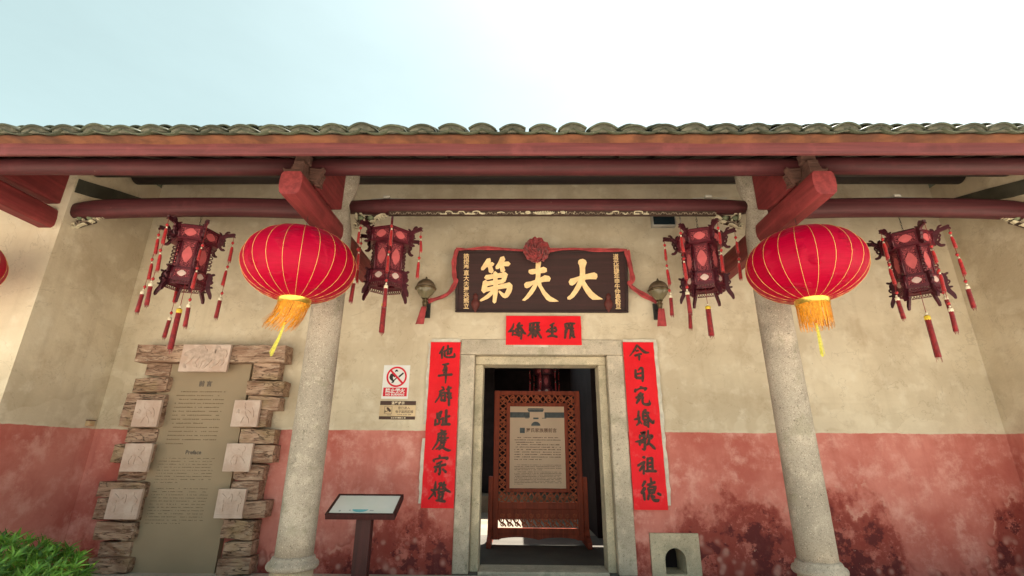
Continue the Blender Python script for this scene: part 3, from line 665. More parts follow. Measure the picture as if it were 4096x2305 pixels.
ibox('rear_plinth', (-3.2, 3.2, 5.2, 6.9, 0, .36), MT['plinth']); ibox('side_screen', (1.15, 1.22, 2.2, 5.2, .06, 3.0), MT['dark_int'])
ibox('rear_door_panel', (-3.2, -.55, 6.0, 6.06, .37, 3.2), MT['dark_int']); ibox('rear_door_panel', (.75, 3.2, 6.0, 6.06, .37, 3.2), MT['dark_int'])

# carved standing screen
ys = 1.6
scr = empty('standing_screen', (.274, ys, .06), 'red brown carved wooden floor screen holding a cream poster inside the doorway', 'screen')
W2, H0, H1 = .61, .12, 1.995
sx0, sx1 = -W2, W2
m = MB(); m.box(sx0, sx0+.075, -.03, .03, .06, H1); m.build('stile', MT['screen_wood'], scr, bevel=.008); m = MB(); m.box(sx1-.075, sx1, -.03, .03, .06, H1); m.build('stile', MT['screen_wood'], scr, bevel=.008)
for z0, z1 in ((H1-.06, H1-.002), (.43, .515), (.13, .2)):
    m = MB(); m.box(sx0+.075, sx1-.075, -.026, .026, z0, z1); m.build('rail', MT['screen_wood'], scr, bevel=.006)
# inner frame round the poster
PX0, PX1, PZ0, PZ1 = -.385, .385, .69, 1.775
for a in ((PX0-.05, PX0, PZ0-.05, PZ1+.05), (PX1, PX1+.05, PZ0-.05, PZ1+.05), (PX0, PX1, PZ1, PZ1+.05), (PX0, PX1, PZ0-.05, PZ0)):
    m = MB(); m.box(a[0], a[1], -.028, .02, a[2], a[3]); m.build('inner_frame', MT['screen_wood'], scr, bevel=.005)
m = MB(); m.box(PX0, PX1, -.006, .012, PZ0, PZ1); poster = m.build('poster', MT['poster'], scr)
# poster print
m = MB(); m.box(PX0+.001, PX0+.28, -.0085, -.0065, 1.62, 1.695); m.box(PX1-.28, PX1-.001, -.0085, -.0065, 1.62, 1.695)
m.prism_xz([(-.12, 1.70), (.08, 1.70), (.10, 1.735), (-.14, 1.735)], -.009, -.0065); m.box(-.13, .09, -.009, -.0065, 1.738, 1.75)
m.prism_xz([(-.09+.065*math.cos(R(a))+.07, 1.51+.055*math.sin(R(a))) for a in range(0, 181, 15)], -.009, -.0065); m.box(-.055, .02, -.009, -.0065, 1.60, 1.622); m.box(-.17, -.12, -.009, -.0065, 1.61, 1.618); m.box(.07, .13, -.009, -.0065, 1.61, 1.618)
m.build('gate_print', MT['poster_roof'], poster)
m = MB(); m.box(-.245, -.175, -.009, -.0065, 1.41, 1.48); m.build('seal_print', MT['poster_roof'], poster)
lettering('title_print', '羅氏家族展前言', .062, .06, -.009, 1.425, MT['poster_text'], poster, .0008)
def text_rows(mb, x0, x1, z, h, n, lh, yv, seg=.016, last=.6, gap=.14):
    for r_i in range(n):
        x = x0+(.04 if r_i == 0 else 0); xe = x1 if r_i < n-1 else x0+(x1-x0)*last
        while x < xe-seg:
            l = seg*rnd.uniform(.5, .95)
            if rnd.random() > gap: mb.box(x, x+l, yv, yv+.002, z-lh*r_i, z-lh*r_i+h*rnd.uniform(.7, 1))
            x += seg
m = MB(); text_rows(m, -.32, .33, 1.345, .011, 3, .032, -.0085, .018); text_rows(m, -.32, .33, 1.25, .011, 7, .0325, -.0085, .018); text_rows(m, -.32, .33, .985, .007, 4, .021, -.0085, .011); text_rows(m, -.32, .33, .895, .007, 9, .0195, -.0085, .011, .2)
m.build('body_print', MT['poster_text'], poster)
# fretwork borders: lattice of crossing scrolls
def fretband(name, x0, x1, z0, z1, seed, horiz):
    rr = random.Random(seed); mb = MB(); q = 0
    Ln = (x1-x0) if horiz else (z1-z0); Wd = (z1-z0) if horiz else (x1-x0); npd = max(2, round(Ln/.16))
    def P(u, v, wd): return (x0+u, z0+v, wd) if horiz else (x0+v, z0+u, wd)
    for k in range(npd):
        u0 = Ln*k/npd; u1 = Ln*(k+1)/npd; um = (u0+u1)/2
        for st in ([P(u0, 0, .018), P((u0+um)/2, Wd*.55, .016), P(um, Wd, .018)], [P(u0, Wd, .018), P((u0+um)/2, Wd*.45, .016), P(um, 0, .018)],
                   [P(um, 0, .018), P((u1+um)/2, Wd*.5, .016), P(u1, Wd, .018)], [P(um, Wd, .018), P((u1+um)/2, Wd*.5, .016), P(u1, 0, .018)],
                   [P(um-.02, Wd*.5, .014), P(um, Wd*.68, .02), P(um+.02, Wd*.5, .014), P(um, Wd*.32, .014)]):
            stroke(mb, st, -.010-.0005*(q % 7), .018); q += 1
    mb.build(name, MT['screen_light'], scr)
fretband('fret_border', sx0+.07, PX0-.045, .51, H1-.055, 1, False); fretband('fret_border', PX1+.045, sx1-.07, .51, H1-.055, 2, False)
fretband('fret_border', PX0-.05, PX1+.05, PZ1+.045, H1-.055, 3, True); fretband('fret_border', PX0-.05, PX1+.05, .51, PZ0-.045, 4, True)
# lower apron panel with scrolls, open along its lower edge
m = MB(); m.box(sx0+.075, sx1-.075, -.004, .01, .31, .432); ap = m.build('apron_panel', MT['screen_wood'], scr)
m = MB(); q = 0
for k in range(11):
    cx = sx0+.13+k*.097
    for (cz, r0, fl) in ((.355, .030, 1), (.295, .034, -1), (.245, .028, 1)):
        sg = fl*(1 if k % 2 else -1); pts = [(cx+sg*(r0*(1-t*.75))*math.cos(R(-200+t*430)), cz+(r0*(1-t*.75))*math.sin(R(-200+t*430)), .013) for t in np.linspace(0, 1, 7)]
        stroke(m, pts, -.016-.0006*(q % 9), .02); q += 1
    stroke(m, [(cx-.05, .31, .02), (cx-.02, .27, .02), (cx+.02, .255, .018), (cx+.05, .22, .02)], -.014-.0006*(q % 9), .018); q += 1
m.build('scroll_carving', MT['screen_light'], ap)
m = MB(); N = 24; top = .132
pts = [(sx0+.075, top), (sx0+.075, .055)]+[(sx0+.075+(W2*2-.15)*i/N, .062+.03*(math.sin(math.pi*(2*i/N % 1))**.7 if 0 < i < N else 0)-.012*(1 if i in (0, N) else 0)) for i in range(1, N)]+[(sx1-.075, .055), (sx1-.075, top)]
m.prism_xz(pts[::-1], -.02, .02); m.build('skirt_board', MT['screen_wood'], scr)
for s in (-1, 1):
    m = MB(); x = s*(W2+.0); xa, xb = (x, x+.06) if s > 0 else (x-.06, x)
    m.prism_yz([(-.30, 0), (.30, 0), (.30, .07), (.22, .11), (.12, .13), (.06, .22), (.05, .84), (-.05, .84), (-.06, .22), (-.12, .13), (-.22, .11), (-.30, .07)], xa, xb); m.build('foot_post', MT['screen_wood'], scr, bevel=.008)

# ================================================================== RED PAPER COUPLETS
cA = lambda x, y: (1680+x/3.917, 1350+y/3.917); cB = lambda x, y: (1660+x/4.145, 1700+y/4.145)
cC = lambda x, y: (2470+x/3.919, 1350+y/3.919); cD = lambda x, y: (2480+x/3.918, 1690+y/3.918); cE = lambda x, y: (2010+x/7.576, 1250+y/7.576)
CH = {
 'A': (cA, 3.917, [
  [[(375,145,30),(340,210,40),(305,255,25)],[(345,230,38),(345,330,30)],[(370,225,30),(440,195,34),(500,175,40)],[(495,180,38),(480,250,36),(440,265,20)],[(440,130,30),(440,220,34),(430,270,30)],[(390,210,30),(390,290,36),(430,312,34),(500,310,34),(540,300,40),(542,255,25)]],
  [[(350,430,20),(400,425,36),(450,415,34)],[(400,430,34),(385,490,36),(360,530,26)],[(375,500,28),(430,480,32)],[(370,560,26),(390,545,30),(425,510,30)],[(290,605,36),(380,590,34),(500,585,40)],[(405,440,36),(408,600,38),(400,720,20)]],
  [[(340,775,20),(370,790,36)],[(305,850,26),(380,815,36)],[(325,850,34),(300,930,26),(240,1020,24)],[(330,880,36),(390,860,34)],[(325,925,28),(400,905,30)],[(330,985,40),(400,990,40)],[(340,870,30),(335,990,34)],[(395,870,30),(390,990,34)],[(450,770,36),(450,850,40),(440,900,36)],[(420,820,32),(490,790,34)],[(410,870,30),(490,880,32)],[(430,935,40),(495,950,36)],[(455,880,36),(455,1070,36)],[(480,880,30),(480,960,26)]],
  [[(270,1190,36),(275,1270,36)],[(285,1200,30),(340,1165,44)],[(335,1170,40),(310,1230,36)],[(280,1250,34),(330,1235,28)],[(300,1230,32),(305,1340,34)],[(310,1290,28),(370,1265,30)],[(245,1290,32),(240,1370,36)],[(230,1375,32),(300,1350,36)],[(415,1140,40),(405,1350,46)],[(415,1250,34),(465,1235,36)],[(360,1270,28),(360,1350,32)],[(340,1370,36),(410,1360,40),(470,1365,40)]]]),
 'B': (cB, 4.145, [
  [[(430,85,28),(460,110,40)],[(385,160,44),(450,125,34),(510,105,34)],[(395,170,36),(370,290,36),(290,410,22)],[(420,160,36),(520,150,40)],[(440,190,36),(430,290,36)],[(490,160,36),(500,240,40)],[(400,215,26),(500,220,26),(560,215,22)],[(400,260,28),(520,255,28)],[(430,300,36),(500,290,36)],[(430,320,30),(400,370,30),(350,405,24)],[(480,300,36),(470,350,38),(400,410,32)],[(430,350,30),(500,400,40),(560,425,36),(595,420,16)]],
  [[(405,505,34),(415,535,40)],[(310,580,40),(320,615,24)],[(330,570,28),(430,550,30),(540,545,42)],[(545,550,42),(515,575,24)],[(355,650,28),(400,630,32),(450,605,28)],[(325,705,44),(420,680,36),(510,655,40)],[(415,640,34),(415,760,40),(405,830,26),(390,800,20)],[(355,730,34),(335,780,40)],[(460,730,30),(515,785,40)]],
  [[(345,935,20),(335,1040,44),(310,1130,36),(225,1230,20)],[(270,1075,38),(310,1090,36)],[(350,1030,28),(330,1080,36)],[(330,1120,36),(340,1190,26)],[(400,980,36),(440,960,36)],[(440,965,34),(390,1060,30),(350,1080,24)],[(490,945,28),(460,1000,36)],[(510,995,38),(470,1020,34)],[(450,1000,36),(510,1070,44),(590,1115,26)],[(400,1065,26),(480,1060,26)],[(400,1095,40),(395,1140,40)],[(400,1120,28),(490,1100,36)],[(400,1165,28),(480,1140,32)],[(400,1180,40),(405,1240,40)],[(465,1170,34),(440,1240,36)],[(350,1255,26),(420,1250,44),(500,1270,40)]]]),
 'C': (cC, 3.919, [
  [[(305,120,30),(270,190,34),(190,295,14)],[(310,130,30),(370,190,40),(430,235,44),(490,240,22)],[(290,215,30),(325,210,30)],[(270,290,36),(330,270,36),(375,260,30)],[(340,290,38),(338,360,26)]],
  [[(280,510,34),(285,630,44)],[(320,520,20),(370,480,40),(395,500,36)],[(392,495,38),(395,610,40),(390,690,34)],[(290,580,34),(390,560,30)],[(290,635,44),(390,640,44)]],
  [[(355,775,26),(380,785,40)],[(280,815,36),(275,855,36)],[(290,830,28),(360,800,30),(450,800,40)],[(445,805,36),(425,830,30)],[(320,900,20),(365,870,34)],[(290,950,36),(350,915,40),(400,890,34)],[(360,930,40),(330,980,40),(295,1035,30)],[(395,930,36),(390,1010,36),(420,1050,40),(500,1045,44),(495,985,14)]],
  [[(330,1155,28),(325,1270,40),(340,1330,36),(295,1380,22)],[(265,1290,30),(330,1270,36)],[(350,1250,28),(340,1300,36),(380,1360,20)],[(440,1135,40),(400,1180,40)],[(400,1190,40),(400,1290,40)],[(430,1180,40),(490,1185,34)],[(400,1240,36),(460,1230,34)],[(460,1180,36),(480,1260,44),(550,1340,44),(570,1300,18)],[(400,1290,30),(470,1290,34)],[(430,1300,40),(420,1370,40)],[(475,1290,40),(480,1410,32)],[(420,1340,24),(480,1340,24)],[(430,1375,34),(480,1380,34)]]]),
 'D': (cD, 3.918, [
  [[(320,165,24),(390,155,40),(340,190,36)],[(310,200,34),(310,250,34)],[(310,215,26),(390,215,34)],[(380,190,34),(370,250,34)],[(240,305,20),(300,295,34),(410,255,36)],[(300,320,34),(310,360,32)],[(310,330,26),(360,310,28)],[(385,250,38),(385,420,36),(345,415,20)],[(440,125,26),(430,220,36),(415,240,24)],[(440,215,34),(500,210,40),(480,260,30)],[(460,240,36),(440,330,34),(410,360,24)],[(455,330,36),(500,370,44),(545,415,36)]],
  [[(350,545,24),(380,550,46)],[(280,680,36),(340,640,34),(385,620,36)],[(380,625,36),(340,710,38),(305,760,30)],[(370,680,36),(370,810,32)],[(430,560,34),(430,760,34)],[(440,570,34),(500,560,40)],[(500,560,40),(510,760,36)],[(440,640,34),(500,630,34)],[(440,700,34),(500,690,34)],[(400,765,34),(470,760,40),(565,765,34)]],
  [[(390,925,44),(350,1000,30)],[(385,1030,50),(335,1110,40)],[(370,1100,44),(385,1215,34)],[(480,870,26),(490,950,36)],[(430,980,34),(480,965,36),(545,935,36)],[(440,1030,40),(460,1100,40)],[(460,1010,34),(560,1010,36)],[(550,1015,40),(525,1090,42)],[(450,1060,34),(530,1060,32)],[(450,1110,36),(540,1100,28)],[(450,1140,40),(435,1210,30)],[(490,1140,34),(520,1210,44),(580,1225,44),(605,1210,30)],[(500,1140,24),(540,1170,30)],[(590,1115,40),(635,1135,36)]]]),
 'E': (cE, 7.576, [
  [[(340,340,40),(300,480,70),(180,600,50)],[(200,580,60),(400,570,70)],[(330,560,70),(300,710,50)],[(520,320,70),(450,420,80)],[(450,430,70),(600,400,70)],[(480,420,80),(470,560,90)],[(400,520,70),(560,470,80)],[(560,480,80),(620,590,90),(700,660,60)],[(420,620,80),(560,600,80)],[(480,620,90),(500,720,80)],[(580,640,70),(560,820,60)],[(350,680,50),(500,700,50)]],
  [[(820,350,60),(980,320,60),(1120,320,60)],[(840,380,80),(840,560,90)],[(940,350,80),(930,560,100)],[(1060,330,90),(1070,500,110)],[(840,470,60),(1120,430,60)],[(820,560,70),(1140,540,60)],[(900,590,80),(770,720,50)],[(920,600,80),(910,780,60)],[(1000,570,100),(1000,740,80)],[(1060,600,90),(1170,780,70)]],
  [[(1560,330,60),(1440,400,50)],[(1500,360,80),(1510,720,80)],[(1400,530,70),(1330,600,50)],[(1400,590,70),(1620,580,70)],[(1590,450,70),(1640,550,60)],[(1430,500,50),(1590,490,60)],[(1370,745,50),(1500,710,80),(1650,750,70)]],
  [[(1880,360,50),(2000,340,70),(2190,340,60)],[(1900,370,70),(1930,500,90)],[(2000,350,80),(2020,480,90)],[(2120,350,70),(2080,470,90)],[(1920,480,70),(2150,490,70)],[(1920,540,80),(1890,790,60)],[(1960,500,60),(1930,620,60)],[(2080,500,100),(2090,600,100)],[(2070,580,80),(2040,800,50)],[(2130,560,80),(2150,760,80)],[(2050,700,60),(2190,760,60)]]]),
}
def paper_sheet(name, x0, x1, z0, z1, label, keys, y=-.030, pieces=()):
    o = empty(name, ((x0+x1)/2, 0, z0), label, 'couplet'); ox, oz = (x0+x1)/2, z0
    m = MB(); nx, nz = 6, max(4, int((z1-z0)/.06)); vs = []
    for j in range(nz+1):
        for i in range(nx+1):
            x = x0+(x1-x0)*i/nx; z = z0+(z1-z0)*j/nz
            if i in (0, nx): x += rnd.uniform(-.0025, .0025)
            vs.append((x-ox, y-.002*abs(math.sin(3.1*i+1.7*j))-.0015, z-oz))
    m.add(vs, [(j*(nx+1)+i, j*(nx+1)+i+1, (j+1)*(nx+1)+i+1, (j+1)*(nx+1)+i) for j in range(nz) for i in range(nx)])
    m.box(x0-ox+.006, x1-ox-.006, y+.003, y+.028, .006, z1-z0-.006)
    m.build('paper', MT['paper'], o)
    for (a, b, c, d) in pieces:
        mm = MB(); n = max(3, int(max(b-a, d-c)/.05)); 
        if d-c > b-a: vs = [p for k in range(n+1) for p in ((a-ox+rnd.uniform(-.012, .004), y+.006, c-oz+(d-c)*k/n), (b-ox+rnd.uniform(-.006, .012), y+.005, c-oz+(d-c)*k/n))]
        else: vs = [p for k in range(n+1) for p in ((a-ox+(b-a)*k/n, y+.006, c-oz+rnd.uniform(-.003, .003)), (a-ox+(b-a)*k/n, y+.005, d-oz+rnd.uniform(-.004, .004)))]
        mm.add(vs, [(2*k, 2*k+1, 2*k+3, 2*k+2) for k in range(n)]); mm.build('torn_backing', MT['white_paper'], o)
    for kk in keys:
        fn, s_, chars = CH[kk]
        for ch in chars:
            mm = MB()
            for q, st in enumerate(ch):
                pts = []
                for x, yv, wd in st:
                    p = onY(*fn(x, yv), y); pts.append((p[0]-ox, p[2]-oz, wd/s_*3.0e-3))
                stroke(mm, pts, y-.006-.0004*q, 0, 0, .07, 4)
            mm.build('brush_character', MT['ink'], o)
    return o
paper_sheet('door_couplet', -1.006, -.664, .657, 2.412, 'tall red paper strip with seven brush characters left of the door, beside the white sign', 'AB', -.030,
            ((-1.035, -1.0, .70, 1.35), (-1.03, -1.0, 1.5, 2.40), (-1.0, -.67, 2.40, 2.452)))
paper_sheet('door_couplet', 1.204, 1.555, .657, 2.420, 'tall red paper strip with seven brush characters right of the door, above the stone vent', 'CD', -.030,
            ((1.55, 1.592, .70, 2.44), (1.21, 1.59, 2.41, 2.455)))
paper_sheet('lintel_scroll', -.142, .734, 2.382, 2.728, 'short wide red paper with four brush characters above the door lintel', 'E', -.034, ((-.05, .35, 2.36, 2.39),))

# ================================================================== NAME PLAQUE
cP = lambda x, y: (1780+x/3.085, 930+y/3.085)
TLp = onY(1825, 1000, -.235); BLp = onY(1823, 1250, -.05); TRp = onY(2509, 1004, -.235); BRp = onY(2512, 1250, -.05)
pl_w = 2.035; pz0 = BLp[2]; px_c = (BLp[0]+BRp[0])/2
pl_h = math.hypot(TLp[2]-BLp[2], .185); pl_tilt = math.atan2(.185, TLp[2]-BLp[2])
plq = empty('name_plaque', (px_c, -.05, pz0), 'dark lacquered name board with three large gilt characters above the doorway', 'plaque'); plq.rotation_euler = (pl_tilt, 0, 0)
m = MB(); m.box(-pl_w/2+.02, pl_w/2-.02, .012, .04, .02, pl_h-.02); m.build('board', MT['plaque'], plq)
hw = pl_w/2
for a in ((-hw, hw, 0, .03), (-hw, hw, pl_h-.03, pl_h), (-hw, -hw+.035, .03, pl_h-.03), (hw-.035, hw, .03, pl_h-.03)):
    m = MB(); m.box(a[0], a[1], 0, .05, a[2], a[3]); m.build('moulding', MT['plaque_frame'], plq, bevel=.008)
for a in ((-hw+.035, hw-.035, .030, .042), (-hw+.035, hw-.035, pl_h-.042, pl_h-.030)):
    m = MB(); m.box(a[0], a[1], .006, .012, a[2], a[3]); m.build('moulding', MT['plaque_frame'], plq)
# pixel on the tilted board -> local x, z
pn = Vector((0, -math.cos(pl_tilt), -math.sin(pl_tilt))); po = Vector((px_c, -.05, pz0))+pn*(-.012)
up_l = Vector((0, -math.sin(pl_tilt), math.cos(pl_tilt)))
def on_plaque(px, py):
    d = Vector(ray(px, py)); c = Vector(CAM); t = (po-c).dot(pn)/d.dot(pn); p = c+d*t-Vector((px_c, -.05, pz0)); return p.x, p.dot(up_l)
DA = [(1665,335),(1700,328),(1735,345),(1748,375),(1735,410),(1728,440),(1728,520),(1790,505),(1840,495),(1875,515),(1880,550),(1865,580),(1800,578),(1735,582),(1722,600),(1760,660),(1820,735),(1890,790),(1950,825),(1900,830),(1820,832),(1780,800),(1740,750),(1700,680),(1690,650),(1670,690),(1630,750),(1590,800),(1545,830),(1512,828),(1508,800),(1545,770),(1580,720),(1620,650),(1640,600),(1600,640),(1570,658),(1540,650),(1525,610),(1545,575),(1600,560),(1660,540),(1665,500),(1662,440),(1655,405),(1640,380),(1645,350)]
FU = [(1120,350),(1180,340),(1185,380),(1175,440),(1215,425),(1255,445),(1258,485),(1230,500),(1180,505),(1175,560),(1230,530),(1285,540),(1305,570),(1290,605),(1220,610),(1185,620),(1195,660),(1240,730),(1300,790),(1370,830),(1405,852),(1350,858),(1290,855),(1250,830),(1200,760),(1165,690),(1140,650),(1120,700),(1080,760),(1030,815),(985,845),(950,838),(985,800),(1030,740),(1075,670),(1090,640),(1040,680),(1010,692),(985,680),(975,640),(1000,615),(1060,605),(1110,590),(1118,560),(1120,510),(1080,520),(1050,515),(1028,490),(1035,465),(1070,455),(1118,450)]
for poly in (DA, FU):
    pts = [on_plaque(*cP(x, y)) for x, y in poly]
    bm = bmesh.new(); vs = [bm.verts.new((x, -.001, z)) for x, z in pts]; f = bm.faces.new(vs); f.normal_update()
    r_ = bmesh.ops.extrude_face_region(bm, geom=[f]); 
    for e in r_['geom']:
        if isinstance(e, bmesh.types.BMVert): e.co.y += .013
    bmesh.ops.triangulate(bm, faces=bm.faces); bmesh.ops.recalc_face_normals(bm, faces=bm.faces)
    me = bpy.data.meshes.new('gilt_character'); bm.to_mesh(me); bm.free(); me.materials.append(MT['gilt']); link('gilt_character', me, plq)
DI = [[(545,340,58),(505,400,60),(460,455,42)],[(520,405,52),(590,392,48)],[(555,420,52),(572,485,62)],[(715,320,66),(680,390,62),(640,440,46)],[(690,392,52),(785,390,58)],[(700,420,52),(715,475,62)],[(510,558,64),(620,540,56),(750,525,68)],[(745,530,54),(720,600,56)],[(490,640,62),(600,620,52),(720,605,52)],[(500,610,62),(482,725,68)],[(480,715,50),(600,688,50),(800,650,66)],[(800,650,66),(790,720,66),(740,785,56),(668,728,22)],[(620,500,52),(625,700,58),(610,860,46)],[(590,730,48),(530,790,48),(440,842,26)]]
m = MB()
for q, st in enumerate(DI):
    pts = []
    for x, y, wd in st: a, b = on_plaque(*cP(x, y)); pts.append((a, b, wd/3.085*2.95e-3))
    stroke(m, pts, -.001-.0003*q, .012, 0, .03)
m.build('gilt_character', MT['gilt'], plq)
for txt, xp, y0, y1, xp1 in (('誥授奉直大夫羅兆熊立', 264, 258, 945, 262), ('道光拾肆年甲午仲春穀旦', 2105, 268, 945, 2140)):
    for k, ch in enumerate(txt):
        t = (k+.5)/len(txt); a, b = on_plaque(*cP(xp+(xp1-xp)*t, y0+(y1-y0)*t)); lettering('small_inscription', ch, .068, a, .0105, b-.026, MT['gilt'], plq, .0008)
for xp in (375, 2018):
    a, b = on_plaque(*cP(xp, 985)); m = MB()
    prof = [(.010, -.005), (.018, .02), (.034, .045), (.050, .085), (.050, .11), (.036, .14), (.022, .155), (.030, .175), (.030, .192), (.018, .21), (.006, .222)]
    vs = []; fs = []; n = 10
    for r_, z in prof:
        for k in range(n): an = math.pi*k/(n-1); vs.append((a+r_*math.cos(an), .005-.55*r_*math.sin(an), b+z))
    for j in range(len(prof)-1):
        for k in range(n-1): fs.append((j*n+k, j*n+k+1, (j+1)*n+k+1, (j+1)*n+k))
    m.add(vs, fs); m.build('gourd_peg', MT['peg'], plq, True)

# red cloth rosette and swag draped over the plaque
ros = empty('rosette_swag', (px_c+.28-.30, -.27, pz0+.70), 'dull red cloth rosette with ribbons draped over the name board', 'ribbon')
RL = Vector(ros.location)
rc = Vector(onY(*cP(1128, 228), -.30))
m = MB(); n = 0
for ring, (r0, r1, cnt) in enumerate(((.115, .165, 11), (.085, .14, 10), (.05, .105, 8), (.02, .07, 6), (.0, .04, 4))):
    for k in range(cnt):
        a = 2*math.pi*(k+.5*(ring % 2)+rnd.uniform(-.2, .2))/cnt; da = math.pi/cnt*1.35; yb = -.012*ring
        vs = []
        for u in range(4):
            for v in range(4):
                aa = a-da+2*da*u/3; rr = r0+(r1-r0)*v/3; cr = .036*math.sin(v*1.9+u*2.6+k)+rnd.uniform(-.008, .008)
                rr2 = rr*(1-.12*abs(u-1.5)/1.5*(v/3)); vs.append((rc.x-RL.x+rr2*math.cos(aa), rc.y-RL.y+yb-.03*math.sin(v/3*2.2)+cr, rc.z-RL.z+rr2*math.sin(aa)*1.02))
        m.add(vs, [(u*4+v, u*4+v+1, u*4+v+5, u*4+v+4) for u in range(3) for v in range(3)])
m.build('rosette', MT['cloth'], ros)
def ribbon(pts, wd, name='ribbon_tail', nrm=Vector((0, -1, 0))):
    S = catmull(pts, 6); mb = MB(); n = len(S); vs = []
    for i, p in enumerate(S):
        p = Vector(p[:3]); t = (Vector(S[min(i+1, n-1)][:3])-Vector(S[max(i-1, 0)][:3])).normalized(); sd = t.cross(nrm).normalized()
        for k in range(5):
            u = -1+.5*k; vs.append(p-RL+sd*wd/2*u*(1+.12*math.sin(i*1.3))+nrm*(.012*math.cos(k*2.3+i*.5)+.003*i % 2*0))
    mb.add(vs, [(i*5+k, i*5+k+1, i*5+k+6, i*5+k+5) for i in range(n-1) for k in range(4)]); return mb.build(name, MT['cloth'], ros, True)
TL, TR = Vector(onY(1824, 1000, -.25)), Vector(onY(2508, 1003, -.25))
ribbon([rc+Vector((-.10, .04, .02)), Vector(onY(1950, 993, -.27)), Vector(onY(1880, 997, -.265)), TL+Vector((0, -.01, .006))], .036)
ribbon([rc+Vector((.10, .04, .02)), Vector(onY(2280, 996, -.27)), Vector(onY(2400, 1001, -.265)), TR+Vector((0, -.01, .006))], .04)
ribbon([TL+Vector((.01, -.01, 0)), Vector(onY(1816, 1050, -.22)), Vector(onY(1818, 1110, -.18)), Vector(onY(1822, 1130, -.16)), Vector(onY(1788, 1178, -.12)), Vector(onY(1712, 1206, -.10))], .052)
ribbon([TR+Vector((-.005, -.01, 0)), Vector(onY(2520, 1060, -.22)), Vector(onY(2530, 1120, -.18)), Vector(onY(2518, 1138, -.16)), Vector(onY(2560, 1172, -.12)), Vector(onY(2628, 1208, -.10))], .058)

# ================================================================== WALL LAMPS
def wall_lamp(xc, zc, label):
    o = empty('wall_lamp', (xc, 0, zc), label, 'lamp', 'brass wall lamps beside the name board'); y = -.15
    m = MB(); m.box(-.045, .045, -.03, -.002, -.30, -.10); m.build('back_plate', MT['iron'], o, bevel=.006)
    m = MB(); m.tube([(0, -.03, -.2), (0, -.1, -.22), (0, y, -.2), (0, y, -.12)], .014, 8); m.build('arm', MT['iron'], o, True)
    m = MB(); m.lathe([(.012, -.32), (.016, -.27), (.030, -.23), (.022, -.20), (.026, -.17), (.034, -.145), (.022, -.125), (.04, -.105)], 18, (0, y, 0)); m.build('stem', MT['brass_dark'], o, True)
    m = MB(); m.lathe([(.028, -.11), (.05, -.085), (.085, -.045), (.108, -.005), (.114, .02)], 28, (0, y, 0), cap=False); m.build('glass_bowl', MT['lamp_glass'], o, True)
    m = MB(); m.lathe([(.117, .004), (.125, .012), (.125, .022), (.117, .03)], 28, (0, y, 0)); m.build('rim', MT['brass_dark'], o, True)
    m = MB(); m.lathe([(.116, .028), (.108, .06), (.088, .095), (.055, .122), (.02, .138), (.010, .15), (.012, .158), (.004, .168)], 28, (0, y, 0)); m.build('lid', MT['brass_lid'], o, True)
    m = MB(); m.lathe([(.02, -.08), (.032, -.05), (.03, -.01), (.012, .02)], 12, (0, y, 0)); m.build('bulb', MT['white_carve'], o, True)
    m = MB(); vs = []
    for i in range(7):
        z = -.21-.035*i
        for k in range(5): vs.append(((k-2)*.016*(1+.1*i)-.006*i*(1 if xc < 0 else .3), y-.035+.009*math.cos(k*2.4), z))
    m.add(vs, [(i*5+k, i*5+k+1, i*5+k+6, i*5+k+5) for i in range(6) for k in range(4)]); m.build('red_tie', MT['cloth'], o, True)
    return o
wall_lamp(-1.085, 3.005, 'tarnished brass wall lamp with red tie left of the name board')
wall_lamp(1.637, 2.99, 'tarnished brass wall lamp with red tie right of the name board')

